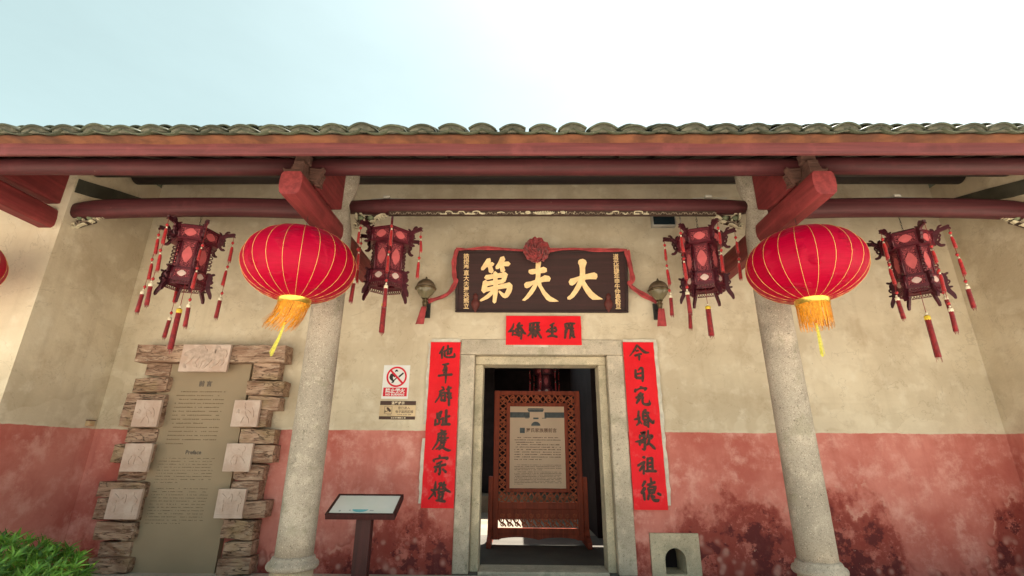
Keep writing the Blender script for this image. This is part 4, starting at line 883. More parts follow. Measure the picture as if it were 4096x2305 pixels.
# ================================================================== PALACE LANTERNS
def hexpt(r, k, z, rot=0): a = R(60*k+rot); return (r*math.cos(a), r*math.sin(a), z)
MESH = {}
def hex_ring(r0, r1, z0, z1):   # ring beam of hexagonal plan
    m = MB()
    for k in range(6):
        m.hexa([hexpt(r1, k, z0), hexpt(r1, k+1, z0), hexpt(r1, k+1, z1), hexpt(r1, k, z1)], [hexpt(r0, k, z0), hexpt(r0, k+1, z0), hexpt(r0, k+1, z1), hexpt(r0, k, z1)])
    return m
def oval(w_, h_, y, n=20, lob=.08):
    m = MB(); pts = [(w_/2*math.cos(2*math.pi*i/n)*(1+lob*math.cos(8*math.pi*i/n)), h_/2*math.sin(2*math.pi*i/n)*(1+lob*math.cos(8*math.pi*i/n))) for i in range(n)]
    m.prism_xz(pts, y-.004, y); return m
def prep():
    s = .215; MESH['sec'] = {}
    # crown z -.13..0 r .205 ; body -.44..-.15 r .150 ; band -.57..-.45 r .178
    for nm, rr, z0, z1, mw, mh, mt in (('crown', .212, -.135, -.012, .105, .082, 'pink'), ('body', .155, -.455, -.15, .088, .165, 'pink'), ('band', .185, -.575, -.463, .075, .062, 'pale')):
        wd = rr-.022; hh = z1-z0; m = MB(); m.box(-wd/2+.012, wd/2-.012, -.004, .004, .012, hh-.012); MESH[nm+'_panel'] = m.mesh('fret_panel', MT['fret'])
        MESH[nm+'_med'] = oval(mw, mh, -.0045).mesh('medallion', MT[mt])
        m = MB(); m.box(-wd/2, wd/2, -.012, .008, 0, .014); m.box(-wd/2, wd/2, -.012, .008, hh-.014, hh); m.box(-wd/2, -wd/2+.013, -.010, .006, .014, hh-.014); m.box(wd/2-.013, wd/2, -.010, .006, .014, hh-.014)
        MESH[nm+'_frame'] = m.mesh('panel_frame', MT['lantern_wood'])
        MESH['sec'][nm] = (rr, z0, z1)
    MESH['cap'] = None
    m = hex_ring(.12, .235, -.012, .004); m.v = m.v; MESH['cornice'] = m.mesh('cornice', MT['lantern_wood'])
    m = hex_ring(.10, .225, -.150, -.134); MESH['ledge'] = m.mesh('ledge', MT['lantern_wood'])
    m = hex_ring(.10, .20, -.588, -.576); MESH['base_ring'] = m.mesh('base_ring', MT['lantern_wood'])
    m = MB(); m.lathe([(.215, .004), (.17, .035), (.10, .055), (.03, .065), (.01, .075)], 6); MESH['roof'] = m.mesh('lantern_roof', MT['lantern_wood2'])
    # corner post
    m = MB(); m.lathe([(.013, -.455), (.013, -.15)], 6, (.155, 0, 0)); m.lathe([(.014, -.135), (.014, 0)], 6, (.212, 0, 0)); m.lathe([(.013, -.576), (.013, -.46)], 6, (.185, 0, 0)); MESH['post'] = m.mesh('corner_post', MT['lantern_wood'], True)
    # dragon-head arm on each upper corner (radial = local x)
    m = MB(); q = 0
    for pts in ([(.205, -.11, .05), (.235, -.05, .05), (.265, -.005, .042), (.31, .012, .036), (.355, .03, .024)], [(.30, .0, .024), (.35, .008, .018), (.365, -.004, .010)], [(.27, .02, .022), (.285, .045, .016), (.305, .05, .010)], [(.225, -.02, .036), (.225, .015, .022), (.21, .03, .012)],
                [(.235, -.06, .022), (.262, -.085, .018), (.248, -.115, .016), (.225, -.105, .014)], [(.25, -.02, .018), (.275, -.05, .014), (.262, -.075, .012)], [(.23, -.12, .03), (.255, -.16, .026), (.285, -.165, .02)]):
        stroke(m, pts, -.011-.0005*q, .022, 0, 0, 4); q += 1
    MESH['arm'] = m.mesh('dragon_arm', MT['lantern_wood2'])
    # pierced ear beside the body and the leg below
    m = MB(); q = 0
    for k in range(6):
        z = -.19-.042*k; stroke(m, [(.165, z+.014, .009), (.19, z+.01, .009), (.192, z-.012, .009), (.168, z-.014, .009)], -.005-.0004*q, .01, 0, 0, 3); q += 1
    MESH['ear'] = m.mesh('pierced_ear', MT['lantern_wood2'])
    m = MB(); q = 0
    for pts in ([(.19, -.46, .045), (.215, -.50, .04), (.20, -.56, .05), (.215, -.63, .04), (.24, -.68, .035), (.25, -.72, .02)], [(.21, -.47, .022), (.245, -.455, .018)], [(.215, -.52, .018), (.242, -.54, .014), (.228, -.565, .012)], [(.22, -.60, .02), (.25, -.60, .014)]):
        stroke(m, pts, -.011-.0005*q, .022, 0, 0, 4); q += 1
    MESH['leg'] = m.mesh('carved_leg', MT['lantern_wood2'])
    m = MB(); q = 0
    wd = .165
    for k in range(7):
        x = -wd/2+wd*(k+.5)/7; stroke(m, [(x-.010, 0, .005), (x-.006, -.018, .005), (x+.006, -.018, .005), (x+.010, 0, .005)], -.003-.0003*q, .006, 0, 0, 3); q += 1
    m.box(-wd/2, wd/2, -.004, .004, .004, .012); m.box(-wd/2, wd/2, -.004, .004, -.032, -.025); MESH['valance'] = m.mesh('pierced_valance', MT['lantern_wood'])
    def tassel(L, r, mat, collar, seed):
        rr = random.Random(seed); m = MB()
        m.lathe([(r*.45, -.012), (r*.8, -.02), (r, -.05), (r*.98, -L*.6), (r*1.05, -L)], 16, mi=0, wob=lambda a, j: 1+.14*math.sin(8*a+j*.4))
        for k in range(9):
            a = 2*math.pi*k/9; rb = r*rr.uniform(.55, 1.0); m.tube([(r*.7*math.cos(a), r*.7*math.sin(a), -L*.7), (rb*math.cos(a)+.004, rb*math.sin(a), -L*rr.uniform(1.03, 1.13))], [.0045, .0012], 4, 0)
        if collar: m.lathe([(r*.9, -.055), (r*1.12, -.05), (r*1.12, -.022), (r*.8, -.018)], 12, mi=1)
        m.lathe([(r*.3, -.014), (r*.55, -.008), (r*.5, .004), (r*.2, .008)], 10, mi=2)
        return m.mesh('tassel', [MT[mat], MT['yellow'] if collar == 2 else MT['bead'], MT['bead']], True)
    MESH['t_small'] = tassel(.135, .0135, 'tassel', 0, 1); MESH['t_mid'] = tassel(.18, .0155, 'tassel', 0, 2); MESH['t_long'] = tassel(.24, .018, 'tassel_dark', 1, 3); MESH['t_center'] = tassel(.34, .022, 'tassel_dark', 2, 4)
    m = MB(); n = 0
    for k in range(8):
        zz = .0+.0; 
    MESH['knot'] = MB().lathe([(.004, -.018), (.013, -.008), (.016, 0), (.012, .01), (.004, .02)], 8).mesh('cord_knot', MT['tassel'], True)
prep()
def palace_lantern(loc, rz, label, chains, hang=.16, seed=1, tilt=(0, 0), center=(.12, 1.), group='carved palace lanterns under the porch beam'):
    rr = random.Random(seed); o = empty('palace_lantern', loc, label, 'lantern', group, rz); o.rotation_euler = (tilt[0], tilt[1], rz); o.scale = (.96, .96, .96)
    for nm in ('cornice', 'ledge', 'base_ring', 'roof'): link({'cornice': 'cornice', 'ledge': 'ledge', 'base_ring': 'base_ring', 'roof': 'lantern_roof'}[nm], MESH[nm], o)
    for k in range(6):
        a0 = R(60*k); am = R(60*k+30)
        link('corner_post', MESH['post'], o, (0, 0, 0), (0, 0, a0)); link('dragon_arm', MESH['arm'], o, (0, 0, 0), (0, 0, a0)); link('pierced_ear', MESH['ear'], o, (0, 0, 0), (0, 0, a0)); link('carved_leg', MESH['leg'], o, (0, 0, 0), (0, 0, a0))
        for nm in ('crown', 'body', 'band'):
            r_, z0, z1 = MESH['sec'][nm]; ap = r_*math.cos(R(30)); c = (ap*math.cos(am), ap*math.sin(am), z0)
            p = link('panel_frame', MESH[nm+'_frame'], o, c, (0, 0, am+R(90)))
            link('fret_panel', MESH[nm+'_panel'], p); link('medallion', MESH[nm+'_med'], p, (0, 0, (z1-z0)/2))
        ap = .19*math.cos(R(30)); link('pierced_valance', MESH['valance'], o, (ap*math.cos(am), ap*math.sin(am), -.60), (0, 0, am+R(90)))
        ch = chains[k % len(chains)]
        if ch:
            x, y = .352*math.cos(a0), .352*math.sin(a0); z = .02
            m = MB(); zl = z-ch[-1][0]; m.tube([(x, y, z), (x+rr.uniform(-.006, .006), y, (z+zl)/2), (x, y, zl)], .0028, 5); m.build('tassel_cord', MT['tassel_dark'], o)
            for d, kind in ch:
                link('tassel', MESH[kind], o, (x+rr.uniform(-.008, .008), y+rr.uniform(-.008, .008), z-d), (rr.uniform(-.06, .06), rr.uniform(-.06, .06), rr.uniform(0, 3)))
                link('cord_knot', MESH['knot'], o, (x, y, z-d+.03))
    m = MB(); m.tube([(0, 0, -.58), (0, 0, -.66-center[0])], .0028, 5); m.build('tassel_cord', MT['tassel_dark'], o); link('tassel', MESH['t_center'], o, (0, 0, -.66-center[0]), None, (1.1, 1.1, center[1]))
    m = MB()
    for k in range(5): m.tube([(.007*math.cos(a), 0, .07+hang*(k+.5)/5+.5*hang/5*1.25*math.sin(a)) if k % 2 else (0, .007*math.cos(a), .07+hang*(k+.5)/5+.5*hang/5*1.25*math.sin(a)) for a in np.linspace(0, 2*math.pi, 9)], .0022, 5)
    m.build('hanging_chain', MT['iron'], o)
    return o
full = [(.10, 't_small'), (.34, 't_mid'), (.62, 't_long')]; full2 = [(.12, 't_mid'), (.40, 't_mid'), (.70, 't_long')]; short = [(.12, 't_small'), (.36, 't_mid')]; lng = [(.30, 't_small'), (.55, 't_mid'), (.88, 't_long')]
LY = -.98
palace_lantern((-3.33, LY, 3.345), R(17), 'carved dark red hexagonal lantern with trailing tassels above the timber framed board', [full2, None, lng, full2, full2, lng], .16, 11, center=(.17, 1.3))
palace_lantern((-1.315, LY, 3.335), R(-14), 'carved dark red hexagonal lantern between the left column and the name board', [short, None, None, short, full, full2], .15, 12, center=(.10, .95))
palace_lantern((1.845, LY, 3.315), R(-20), 'carved dark red hexagonal lantern between the name board and the right column', [short, None, full2, full, full2, short], .17, 13, center=(.10, .95))
palace_lantern((3.93, LY, 3.30), R(19), 'carved dark red hexagonal lantern leaning near the right side wall', [full, None, None, full2, lng, full], .19, 14, center=(.17, 1.3))
ilp = onY(2178, 1530, 5.45)
il = palace_lantern((ilp[0], 5.45, ilp[2]+.3), R(12), 'dim red palace lantern glimpsed in the dark inner hall above the screen', [short], .2, 15, group='lantern in the inner hall')

# ================================================================== ROUND RED LANTERNS
def round_lantern(loc, label, swing=0., seed=3, rot=0.):
    o = empty('round_lantern', loc, label, 'lantern', 'round red silk lanterns hanging from the beam ends'); rr = random.Random(seed); o.rotation_euler = (0, 0, rot)
    RX, RZ, NG = .452, .312, 22; m = MB(); rows = 28; seg = 6; n = NG*seg; vs = []; fs = []
    for j in range(rows+1):
        th = R(12)+(math.pi-R(26))*j/rows; r_ = RX*math.sin(th)**.92; z = RZ*math.cos(th)
        for i in range(n):
            a = 2*math.pi*i/n; u = (i % seg)/seg; sag = 1-.020*abs(math.sin(math.pi*u))**.8*math.sin(th)
            vs.append((r_*sag*math.cos(a), r_*sag*math.sin(a), z))
    for j in range(rows):
        for i in range(n): fs.append((j*n+i, j*n+(i+1) % n, (j+1)*n+(i+1) % n, (j+1)*n+i))
    m.add(vs, fs); m.build('silk_body', MT['satin'], o, True)
    for k in range(NG):
        a = 2*math.pi*k/NG; m = MB(); pts = []
        for j in range(0, rows+1, 2):
            th = R(12)+(math.pi-R(26))*j/rows; r_ = RX*math.sin(th)**.92+.0012; pts.append((r_*math.cos(a), r_*math.sin(a), RZ*math.cos(th)))
        m.tube(pts, .0016, 5); m.build('gold_rib', MT['gold_thread'], o, True)
    zt = RZ*math.cos(R(12)); zb = RZ*math.cos(math.pi-R(14)); rt = .105
    m = MB(); m.lathe([(.112, zt-.012), (.112, zt+.022), (.098, zt+.024), (.098, zt-.012)], 28, cap=False); m.build('top_cap', MT['gold'], o, True)
    m = MB(); m.lathe([(.128, zb+.012), (.126, zb-.042), (.116, zb-.042), (.116, zb+.012)], 28, cap=False); m.build('bottom_ring', MT['gold'], o, True)
    m = MB()
    for k in range(150):
        a = 2*math.pi*k/150+rr.uniform(-.02, .02); r_ = .121+rr.uniform(-.003, .003); L_ = .19+rr.uniform(-.03, .025); x, y = r_*math.cos(a), r_*math.sin(a); dx = swing*rr.uniform(.75, 1.25)
        p0 = Vector((x, y, zb-.035)); p1 = Vector((x+dx*.35, y, zb-.035-L_*.55)); p2 = Vector((x+dx+rr.uniform(-.008, .008), y+rr.uniform(-.008, .008), zb-.035-L_)); tg = Vector((-math.sin(a), math.cos(a), 0))*.0026
        m.add([p0-tg, p0+tg, p1+tg, p1-tg, p2+tg*.7, p2-tg*.7], [(0, 1, 2, 3), (3, 2, 4, 5)])
    m.build('fringe', MT['fringe'], o)
    m = MB(); m.tube([(0, 0, zb), (swing*.5, 0, zb-.17)], .003, 5); m.build('tassel_cord', MT['tassel'], o)
    m = MB(); m.lathe([(.006, -.014), (.013, 0), (.006, .014)], 8, (swing*.5, 0, zb-.18)); m.build('bead', MT['tassel'], o, True)
    m = MB()
    for k in range(26):
        a = rr.uniform(0, 6.28); q = rr.uniform(0, .012); m.tube([(swing*.5+q*.4*math.cos(a), q*.4*math.sin(a), zb-.19), (swing*.5+swing*.3+q*1.0*math.cos(a), q*math.sin(a), zb-.19-.13), (swing*.5+swing*.75+q*1.5*math.cos(a), q*1.5*math.sin(a), zb-.19-.25-rr.uniform(0, .03))], [.0025, .003, .0018], 4)
    m.build('inner_tassel', MT['fringe_y'], o)
    m = MB(); m.tube([(0, 0, zt), (0, 0, zt+.16)], .002, 5); m.tube([(-.1, 0, zt+.012), (0, 0, zt+.02), (.1, 0, zt+.012)], .003, 5); m.build('hanging_wire', MT['iron'], o)
    return o
round_lantern((-1.835, -1.74, 2.69), 'round red silk lantern with windblown orange fringe in front of the left column', -.10, 3)
round_lantern((2.405, -1.70, 2.71), 'round red silk lantern with straight orange fringe in front of the right column', .0, 4, R(5))
round_lantern((-5.01, -1.72, 2.73), 'edge of a round red silk lantern cut off by the left picture border', .0, 5)

# ================================================================== PREFACE BOARD WITH TIMBERS
c2 = lambda x, y: (x/1.4425, 1300+y/1.4425)
pf = empty('preface_board', (-3.52, 0, .05), 'brown grey notice panel framed by weathered stacked timbers with seven pale relief tiles', 'notice board'); PO = Vector((-3.52, 0, .05))
def loc_(p): return (p[0]-PO.x, p[1]-PO.y, p[2]-PO.z)
m = MB(); m.box(-4.03-PO.x, -3.02-PO.x, -.075, -.004, 0, 2.16-PO.z); panel = m.build('panel', MT['panel'], pf)
def block(x0, x1, z0, z1, yf, seed, mat='sleeper'):
    rr = random.Random(seed); nx, ny, nz = max(3, int((x1-x0)/.045)), 3, max(3, int((z1-z0)/.035)); yb = -.078 if x1 < -2.9 and False else -.003
    bm = bmesh.new(); bmesh.ops.create_cube(bm, size=1)
    bmesh.ops.subdivide_edges(bm, edges=[e for e in bm.edges if abs((e.verts[0].co-e.verts[1].co).x) > .5], cuts=nx, use_grid_fill=True)
    bmesh.ops.subdivide_edges(bm, edges=[e for e in bm.edges if abs((e.verts[0].co-e.verts[1].co).z) > .5], cuts=nz, use_grid_fill=True)
    bmesh.ops.subdivide_edges(bm, edges=[e for e in bm.edges if abs((e.verts[0].co-e.verts[1].co).y) > .5], cuts=ny, use_grid_fill=True)
    cx, cz, cy = (x0+x1)/2, (z0+z1)/2, (yf+yb)/2
    sk = rr.uniform(-.02, .02)
    for v in bm.verts:
        p = Vector((cx+v.co.x*(x1-x0), cy+v.co.y*(yb-yf), cz+v.co.z*(z1-z0)))
        d = mnoise.noise_vector(p*7+Vector((seed*3.1, 0, 0)))*.010+mnoise.noise_vector(p*22+Vector((seed, 5, 0)))*.005
        gr = mnoise.noise(Vector((p.x*3, seed, p.z*24)))*.004
        edge = (abs(v.co.x) > .49)+(abs(v.co.y) > .49)+(abs(v.co.z) > .49)
        if edge >= 2: d -= Vector((math.copysign(.007, v.co.x) if abs(v.co.x) > .49 else 0, math.copysign(.005, v.co.y) if abs(v.co.y) > .49 else 0, math.copysign(.006, v.co.z) if abs(v.co.z) > .49 else 0))
        p += d; p.y += gr; p.z += sk*(v.co.x)
        if p.y > -.003: p.y = -.003
        v.co = p-PO
    me = bpy.data.meshes.new('timber'); bm.to_mesh(me); bm.free(); me.materials.append(MT['sleeper']); me.polygons.foreach_set('use_smooth', [True]*len(me.polygons)); me.set_sharp_from_angle(angle=R(50))
    return link('timber', me, pf)
LB = [(838,985,217,297,.09),(770,965,300,388,.15),(700,938,394,590,.13),(722,903,594,682,.10),(642,872,684,796,.14),(680,850,796,902,.09),(556,833,904,1000,.15),(540,800,1000,1132,.14),(538,768,1136,1247,.15),(565,755,1250,1342,.10),(495,735,1344,1470,.16)]
RB = [(1452,1610,219,317,.13),(1418,1640,320,408,.17),(1422,1610,410,492,.16),(1385,1540,482,596,.14),(1383,1582,597,690,.16),(1366,1580,691,799,.16),(1350,1522,800,900,.13),(1325,1492,900,1018,.15),(1268,1532,1016,1122,.18),(1272,1462,1125,1242,.17),(1280,1450,1246,1342,.15),(1243,1440,1344,1470,.18)]
sd = 1
for lst in (LB, RB):
    for (a, b, y0, y1, dp) in lst:
        yf = -dp; zt = onY(*c2((a+b)/2, y0), yf)[2]; zb_ = onY(*c2((a+b)/2, y1), yf)[2]; ym = (y0+y1)/2
        x0 = onY(*c2(a, ym), yf)[0]; x1 = onY(*c2(b, ym), yf)[0]; block(x0, x1, max(zb_, .052)+.002, zt-.002, yf, sd); sd += 1
yf = -.19; x0 = onY(*c2(778, 165), yf)[0]; x1 = onY(*c2(1648, 165), yf)[0]; block(x0, x1, onY(*c2(1200, 217), yf)[2], onY(*c2(1200, 113), yf)[2], yf, 40)
def relief(px, lines, yf, seed):
    (a, b, y0, y1) = px; ym = (y0+y1)/2; sl = (y1-y0)*.155
    x0 = onY(*c2(a-sl*0, y0), yf)[0]; z1 = onY(*c2(a, y0), yf)[2]; z0 = onY(*c2(a, y1), yf)[2]; x1 = onY(*c2(b, y0), yf)[0]
    cx = (x0+x1)/2; wd, hh = x1-x0, z1-z0; m = MB(); nx, nz = 8, 8
    m.box(x0-PO.x, x1-PO.x, yf, yf+.035, z0-PO.z, z1-PO.z); o = m.build('relief_tile', MT['relief'], pf, bevel=.004)
    mm = MB()
    for q, st in enumerate(lines): stroke(mm, [(x0-PO.x+u*wd, z0-PO.z+v*hh, w_*wd*1.3) for u, v, w_ in st], yf-.0055-.0003*q, .008, 0, .15, 4)
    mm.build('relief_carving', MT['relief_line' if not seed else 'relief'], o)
    return o
HORSES = [[(.08,.62,.05),(.16,.66,.10),(.30,.72,.14),(.42,.68,.16),(.52,.60,.14)],[(.30,.78,.08),(.40,.86,.10),(.46,.78,.08)],[(.22,.58,.10),(.18,.40,.05),(.10,.26,.04),(.14,.14,.03)],[(.34,.56,.10),(.30,.34,.05),(.36,.18,.04)],[(.50,.55,.12),(.44,.36,.06),(.42,.14,.04)],[(.55,.62,.13),(.66,.60,.17),(.80,.64,.16),(.88,.72,.10)],[(.62,.72,.07),(.70,.82,.12),(.78,.74,.08)],[(.86,.74,.05),(.93,.66,.04),(.92,.52,.03)],[(.62,.50,.10),(.58,.30,.05),(.50,.14,.04)],[(.80,.52,.10),(.76,.32,.05),(.66,.16,.04)],[(.86,.50,.05),(.90,.34,.04),(.84,.22,.03)]]
relief((1060, 1335, 112, 269), HORSES, -.225, 0)
FIG = lambda k: [[(.30+.05*k, .80, .10), (.33+.04*k, .84, .09)], [(.32+.04*k, .72, .10), (.40, .55, .13), (.48, .42, .10)], [(.42, .62, .06), (.58, .58, .05), (.70, .48, .04)], [(.46, .42, .07), (.40, .28, .05), (.36, .14, .04)], [(.50, .40, .06), (.62, .28, .05), (.66, .14, .04)], [(.08, .13, .02), (.5, .125, .025), (.94, .13, .02)], [(.70, .70, .04), (.78, .55, .05), (.82, .36, .03)], [(.14, .52, .03), (.2, .62, .05), (.24, .5, .03)]]
PLOW = [[(.30,.62,.14),(.45,.70,.16),(.62,.62,.12)], [(.60,.70,.07),(.70,.80,.07),(.66,.88,.05)], [(.30,.55,.08),(.24,.38,.05),(.30,.24,.04)], [(.52,.55,.06),(.68,.42,.05),(.80,.30,.04)], [(.46,.50,.04),(.46,.26,.03)], [(.30,.24,.015),(.6,.23,.02),(.95,.23,.015)], [(.04,.14,.02),(.5,.135,.02),(.95,.15,.02)]]
TABLE = [[(.2,.50,.03),(.55,.48,.04),(.88,.50,.03)], [(.26,.48,.03),(.26,.24,.03)], [(.80,.48,.03),(.80,.24,.03)], [(.15,.82,.05),(.35,.66,.06),(.50,.80,.05),(.52,.56,.05)], [(.62,.62,.10),(.74,.70,.12),(.86,.60,.10)], [(.70,.82,.07),(.76,.86,.06)], [(.05,.12,.02),(.95,.12,.02)], [(.24,.60,.06),(.20,.45,.05)]]
for k, (px, ln) in enumerate((((790,935,433,588), FIG(0)), ((725,882,683,847), PLOW[::-1]), ((640,825,947,1122), TABLE), ((1355,1505,433,587), FIG(2)), ((1310,1462,683,847), PLOW), ((1262,1422,945,1117), TABLE[::-1]))): relief(px, ln, -.20, k+1)
# printed lettering on the panel
cp = lambda x, y: onY(640+x/3.625, 1500+y/3.625, -.076)
yv = -.0775
p = cp(655, 160); lettering('heading_print', '前 言', .066, p[0]-PO.x, yv, p[2]-PO.z, MT['print_dark'], panel, .002)
p = cp(480, 1150); lettering('heading_print', 'Preface', .058, p[0]-PO.x, yv, p[2]-PO.z, MT['print_dark'], panel, .0015)
m = MB(); a = cp(220, 250); b = cp(980, 1010); n = 14
xa, xb = -3.80-PO.x, -3.25-PO.x; z1_ = a[2]-PO.z; z0_ = b[2]-PO.z; lh = (z1_-z0_)/13
text_rows(m, xa, xb, z1_, .013, 2, lh, yv, .021, .9, .12); text_rows(m, xa, xb, z1_-2*lh, .013, 7, lh, yv, .021, .65, .14); text_rows(m, xa, xb, z1_-9*lh, .013, 5, lh, yv, .021, .4, .14)
z2_ = cp(480, 1215)[2]-PO.z
text_rows(m, xa-.03, xb+.03, z2_, .007, 9, .030, yv, .013, .5, .3); text_rows(m, xa-.03, xb+.03, z2_-.30, .007, 12, .030, yv, .013, .6, .3); m.build('body_print', simple('faint panel print', (.25, .18, .11), .6, .2, 20, 0), panel)

# ================================================================== SIGNS ON THE WALL
sg = empty('no_smoking_sign', (-1.382, 0, 1.771), 'white no burning sign with red ring and hand lighting a match', 'sign')
m = MB(); m.box(-.150, .150, -.006, -.001, 0, .376); m.build('sheet', MT['sign_white'], sg)
cx, cz = .005, .244; ro, ri = .116, .096
m = MB(); n = 48; vs = [(cx+r_*math.cos(2*math.pi*i/n), -.0085, cz+r_*math.sin(2*math.pi*i/n)) for r_ in (ro, ri) for i in range(n)]; m.add(vs, [(i, (i+1) % n, n+(i+1) % n, n+i) for i in range(n)]); m.build('red_ring', MT['sign_red'], sg)
m = MB(); stroke(m, [(cx-.072, cz+.072, .022), (cx+.072, cz-.072, .022)], -.0095, 0, cap=False); m.build('red_slash', MT['sign_red'], sg)
m = MB()
for q, st in enumerate(([(-.055, .27, .035), (-.062, .235, .04), (-.04, .20, .02)], [(-.05, .275, .02), (-.02, .25, .03)], [(-.02, .305, .014), (-.005, .315, .022), (.01, .305, .008)], [(-.03, .19, .02), (-.05, .178, .014)], [(-.035, .195, .014), (.0, .23, .013)], [(.028, .245, .02), (.072, .285, .018)])): stroke(m, [(cx+a*1.0, b, w_) for a, b, w_ in st], -.0075-.0002*q, 0)
m.build('hand_and_match', MT['sign_black'], sg)
m = MB(); m.box(-.134, .134, -.008, -.0065, .026, .122); m.build('red_band', MT['sign_red'], sg)
lettering('warning_text', '禁止烟火', .054, 0, -.009, .068, MT['sign_white'], sg, .0018, spacing=1.06); lettering('warning_text', 'NO BURNING', .031, 0, -.009, .035, MT['sign_white'], sg, .0013, spacing=1.12)
cs = empty('camera_notice', (-1.336, 0, 1.546), 'gold and brown surveillance notice plate under the no burning sign', 'sign')
m = MB(); m.box(-.2, .2, -.008, -.001, 0, .2); m.build('plate', MT['sign_gold'], cs)
m = MB(); m.box(-.2, .2, -.0095, -.0082, .155, .2); m.build('top_band', MT['sign_brown'], cs); m = MB(); m.box(-.2, .2, -.0095, -.0082, 0, .034); m.build('bottom_band', MT['sign_brown'], cs)
lettering('notice_text', '温馨提示', .034, 0, -.0105, .165, MT['sign_text_gold'], cs, .001, spacing=1.2); lettering('notice_text', '您已进入', .033, .07, -.0095, .112, MT['sign_brown'], cs, .0004, spacing=1.05); lettering('notice_text', '电子监控区域', .033, .075, -.0095, .072, MT['sign_brown'], cs, .0004, spacing=1.02)
m = MB(); text_rows(m, -.105, .12, .012, .012, 1, .02, -.0105, .0235, 1., 0); m.build('notice_text', MT['sign_text_gold'], cs); m = MB(); text_rows(m, -.04, .16, .048, .008, 1, .02, -.0098, .011, 1., .1); text_rows(m, -.15, -.06, .046, .007, 1, .02, -.0098, .011, 1., .1); m.build('notice_text', MT['sign_brown'], cs)
m = MB()
for a in ((-.148, -.062, .060, .063), (-.148, -.062, .141, .144), (-.148, -.145, .063, .141), (-.065, -.062, .063, .141)): m.box(a[0], a[1], -.0098, -.0082, a[2], a[3])
stroke(m, [(-.115, .123, .024), (-.082, .090, .026)], -.0099, 0); stroke(m, [(-.108, .105, .006), (-.115, .088, .006), (-.135, .085, .006)], -.0101, 0); stroke(m, [(-.138, .098, .008), (-.138, .074, .008)], -.0103, 0)
m.build('camera_icon', MT['sign_brown'], cs)

# ================================================================== INFO STAND
yF, yB = -1.0, -.70
f0 = onY(1295, 2059, yF); f1 = onY(1575, 2060, yF); b0 = onY(1361, 1977, yB); b1 = onY(1617, 1978, yB)
xm = (f0[0]+f1[0]+b0[0]+b1[0])/4; hw = .299
st = empty('info_stand', (xm, -.86, .05), 'dark red lectern with tilted glossy white information panel right of the left column', 'lectern'); SO = Vector((xm, -.86, .05))
zf, zbk = f0[2]-.05, b0[2]-.05; yf_, yb_ = yF+.86, yB+.86; ang = math.atan2(zbk-zf, yb_-yf_); ln = math.hypot(zbk-zf, yb_-yf_)
top = MB(); top.box(-hw, hw, 0, ln, -.045, -.006); tp = top.build('desk_top', MT['stand'], st, loc=(0, yf_, zf), bevel=.004); tp.rotation_euler = (ang, 0, 0)
for a in ((-hw, hw, 0, .022), (-hw, hw, ln-.022, ln), (-hw, -hw+.022, .022, ln-.022), (hw-.022, hw, .022, ln-.022)):
    m = MB(); m.box(a[0], a[1], a[2], a[3], -.006, .004); m.build('rim', MT['stand'], tp)
m = MB(); m.box(-hw+.022, hw-.022, .022, ln-.022, -.006, -.001); fc = m.build('info_sheet', MT['info_face'], tp)
m = MB(); m.add([(.07*math.cos(R(a))-.02, .085-.042*math.sin(R(a)), .0) for a in range(0, 181, 12)], [tuple(range(16))]); m.build('blue_print', MT['info_blue'], fc)
m = MB()
for a in ((-.20, -.185, .05, .072), (-.115, -.10, .062, .078), (.065, .10, .06, .075), (-.16, -.155, .065, .07)): m.add([(a[0], a[2], .0), (a[1], a[2], .0), (a[1], a[3], .0), (a[0], a[3], .0)], [(0, 1, 2, 3)])
m.build('grey_print', MT['info_grey'], fc)
m = MB(); px_ = onY(1460, 2080, -.9)[0]-xm; m.box(px_-.068, px_+.062, -.07, .02, .0, zf+.03); m.build('post', MT['stand'], st, bevel=.004)
m = MB(); m.box(px_-.2, px_+.2, -.18, .14, 0, .015); m.build('foot_plate', MT['stand'], st, bevel=.004)

# ================================================================== SMALL FITTINGS
fl = empty('flood_lamp', (1.68, -.6, 3.76), 'grey framed flood lamp with dark glass under the carved frieze', 'lamp')
p0 = onY(2607, 866, -.72); p1 = onY(2702, 866, -.72); p2 = onY(2605, 903, -.72); fl.location = ((p0[0]+p1[0])/2, -.72, p2[2]); hwf = (p1[0]-p0[0])/2; hf = .19
m = MB(); m.box(-hwf, hwf, 0, .07, 0, hf); m.build('housing', MT['lamp_body'], fl, bevel=.006); m = MB(); m.box(-hwf+.014, hwf-.014, -.004, -.0005, .014, hf-.014); m.build('glass', MT['lens'], fl)
m = MB(); m.tube([(hwf, .03, .08), (hwf+.03, .02, .03), (hwf+.06, .02, .05), (hwf+.055, .03, .13)], .007, 6); m.build('cable', MT['cable'], fl, True)
m = MB(); m.tube([(0, .05, hf), (0, .05, hf+.12), (0, .25, hf+.2)], .012, 6); m.build('mount', MT['iron'], fl, True)
for (px, py, lab) in ((1548, 793, 'small pale junction box on the tie beam next to the left column'), (2831, 790, 'small pale junction box on the tie beam next to the right column'), (3583, 788, 'small pale junction box on the tie beam above the rightmost lantern')):
    p = onY(px, py, -1.0); o = empty('junction_box', tuple(p), lab, 'junction box'); m = MB(); m.box(-.035, .035, -.03, .03, -.012, .016); m.build('box', MT['cable'], o, bevel=.004)
    m = MB(); m.tube([(-.16, 0, -.012), (-.03, 0, -.006)], .006, 6); m.tube([(.03, 0, -.006), (.2, 0, -.01)], .006, 6); m.build('conduit', MT['cable'], o)
p = onY(366, 1695, -.02); bx = empty('wall_socket', (WX0+.012, -.12, p[2]-.03), 'small ochre metal fitting at the left porch corner above the dado', 'fitting')
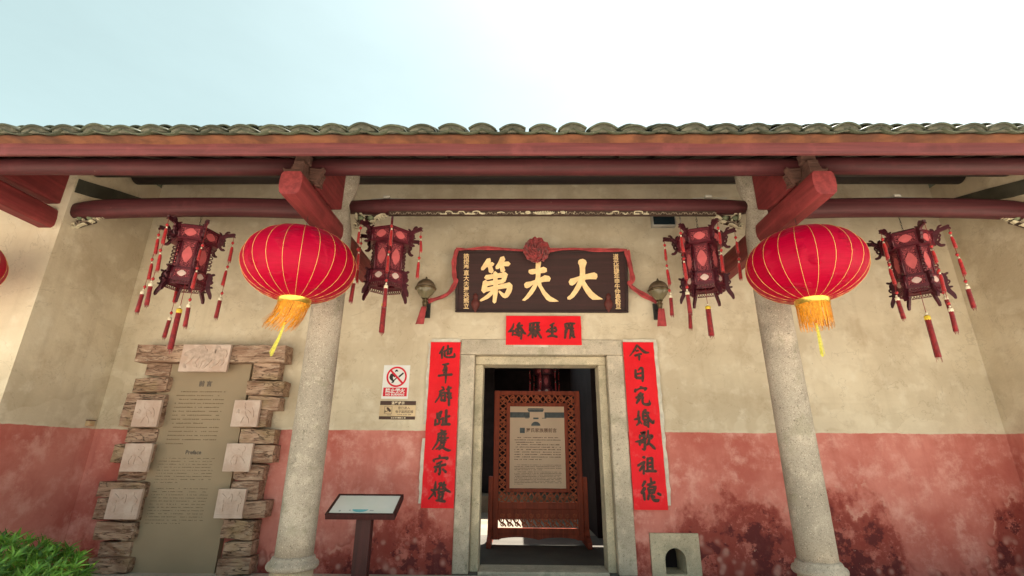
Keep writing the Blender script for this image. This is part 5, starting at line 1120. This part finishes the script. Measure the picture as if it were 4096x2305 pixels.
m = MB(); m.box(-.008, .03, -.04, .04, 0, .055); m.box(.03, .036, -.03, .03, .008, .05); m.build('box', MT['sign_gold'], bx, bevel=.004); m = MB(); m.box(-.006, .034, -.045, .045, .055, .062); m.build('lid', MT['peg'], bx)
m = MB(); m.box(-5.9, -5.242, -1.14, -1.105, 2.07, 2.17); m.box(-5.9, -5.25, -1.13, -1.105, 1.95, 2.07)
tag(m.build('wall_board', MT['iron'], bevel=.004), 'dark edge of a board on the outer wall at the left border', 'board')

# ================================================================== SHRUB
sb = empty('shrub', (-3.42, -2.2, -.34), 'green shrub with narrow glossy leaves at the lower left corner', 'shrub'); SO = Vector((-3.45, -2.2, -.4))
rr = random.Random(21); m = MB(); stems = MB()
def leaf(mb, p, d, L_, wd, up):
    d = d.normalized(); s_ = d.cross(up).normalized(); u = s_.cross(d).normalized()
    a = p; b = p+d*L_*.45+u*L_*.06; c = p+d*L_-u*L_*.08
    mb.add([a, b+s_*wd*.5+u*wd*.18, c, b-s_*wd*.5+u*wd*.18, b], [(0, 1, 4), (1, 2, 4), (2, 3, 4), (3, 0, 4)])
blobs = [((-.35, 0, .86), (.48, .42, .24)), ((.12, -.05, .82), (.42, .40, .22)), ((.42, .05, .76), (.28, .30, .20)), ((-.85, .05, .82), (.50, .45, .26)), ((-.1, -.35, .72), (.6, .35, .28)), ((-.7, -.4, .72), (.6, .4, .28))]
for (c, r_) in blobs:
    for k in range(170):
        v = Vector((rr.gauss(0, 1), rr.gauss(0, 1), rr.gauss(0, 1))).normalized(); q = rr.uniform(.55, 1.0)**.5
        p = Vector(c)+Vector((v.x*r_[0], v.y*r_[1], v.z*r_[2]))*q
        if p.z < .35: continue
        ax = (v*.7+Vector((0, 0, .75))+Vector((rr.uniform(-.3, .3), rr.uniform(-.3, .3), 0))).normalized(); s1 = ax.orthogonal().normalized(); s2 = ax.cross(s1)
        for j in range(9):
            a = 2*math.pi*j/9*1.7+rr.uniform(-.3, .3); tl = rr.uniform(.5, 1.25); d = ax*rr.uniform(.45, 1.2)+(s1*math.cos(a)+s2*math.sin(a))*tl
            leaf(m, p-ax*.012*(j % 3), d, rr.uniform(.06, .105), rr.uniform(.014, .021), ax)
        if k % 9 == 0: stems.tube([(p.x*.35+c[0]*.3, p.y*.4, .0), (p.x*.8, p.y*.8, p.z*.6), tuple(p)], [.014, .008, .003], 5)
m.build('foliage', MT['leaf'], sb); stems.build('stem', MT['stem'], sb)
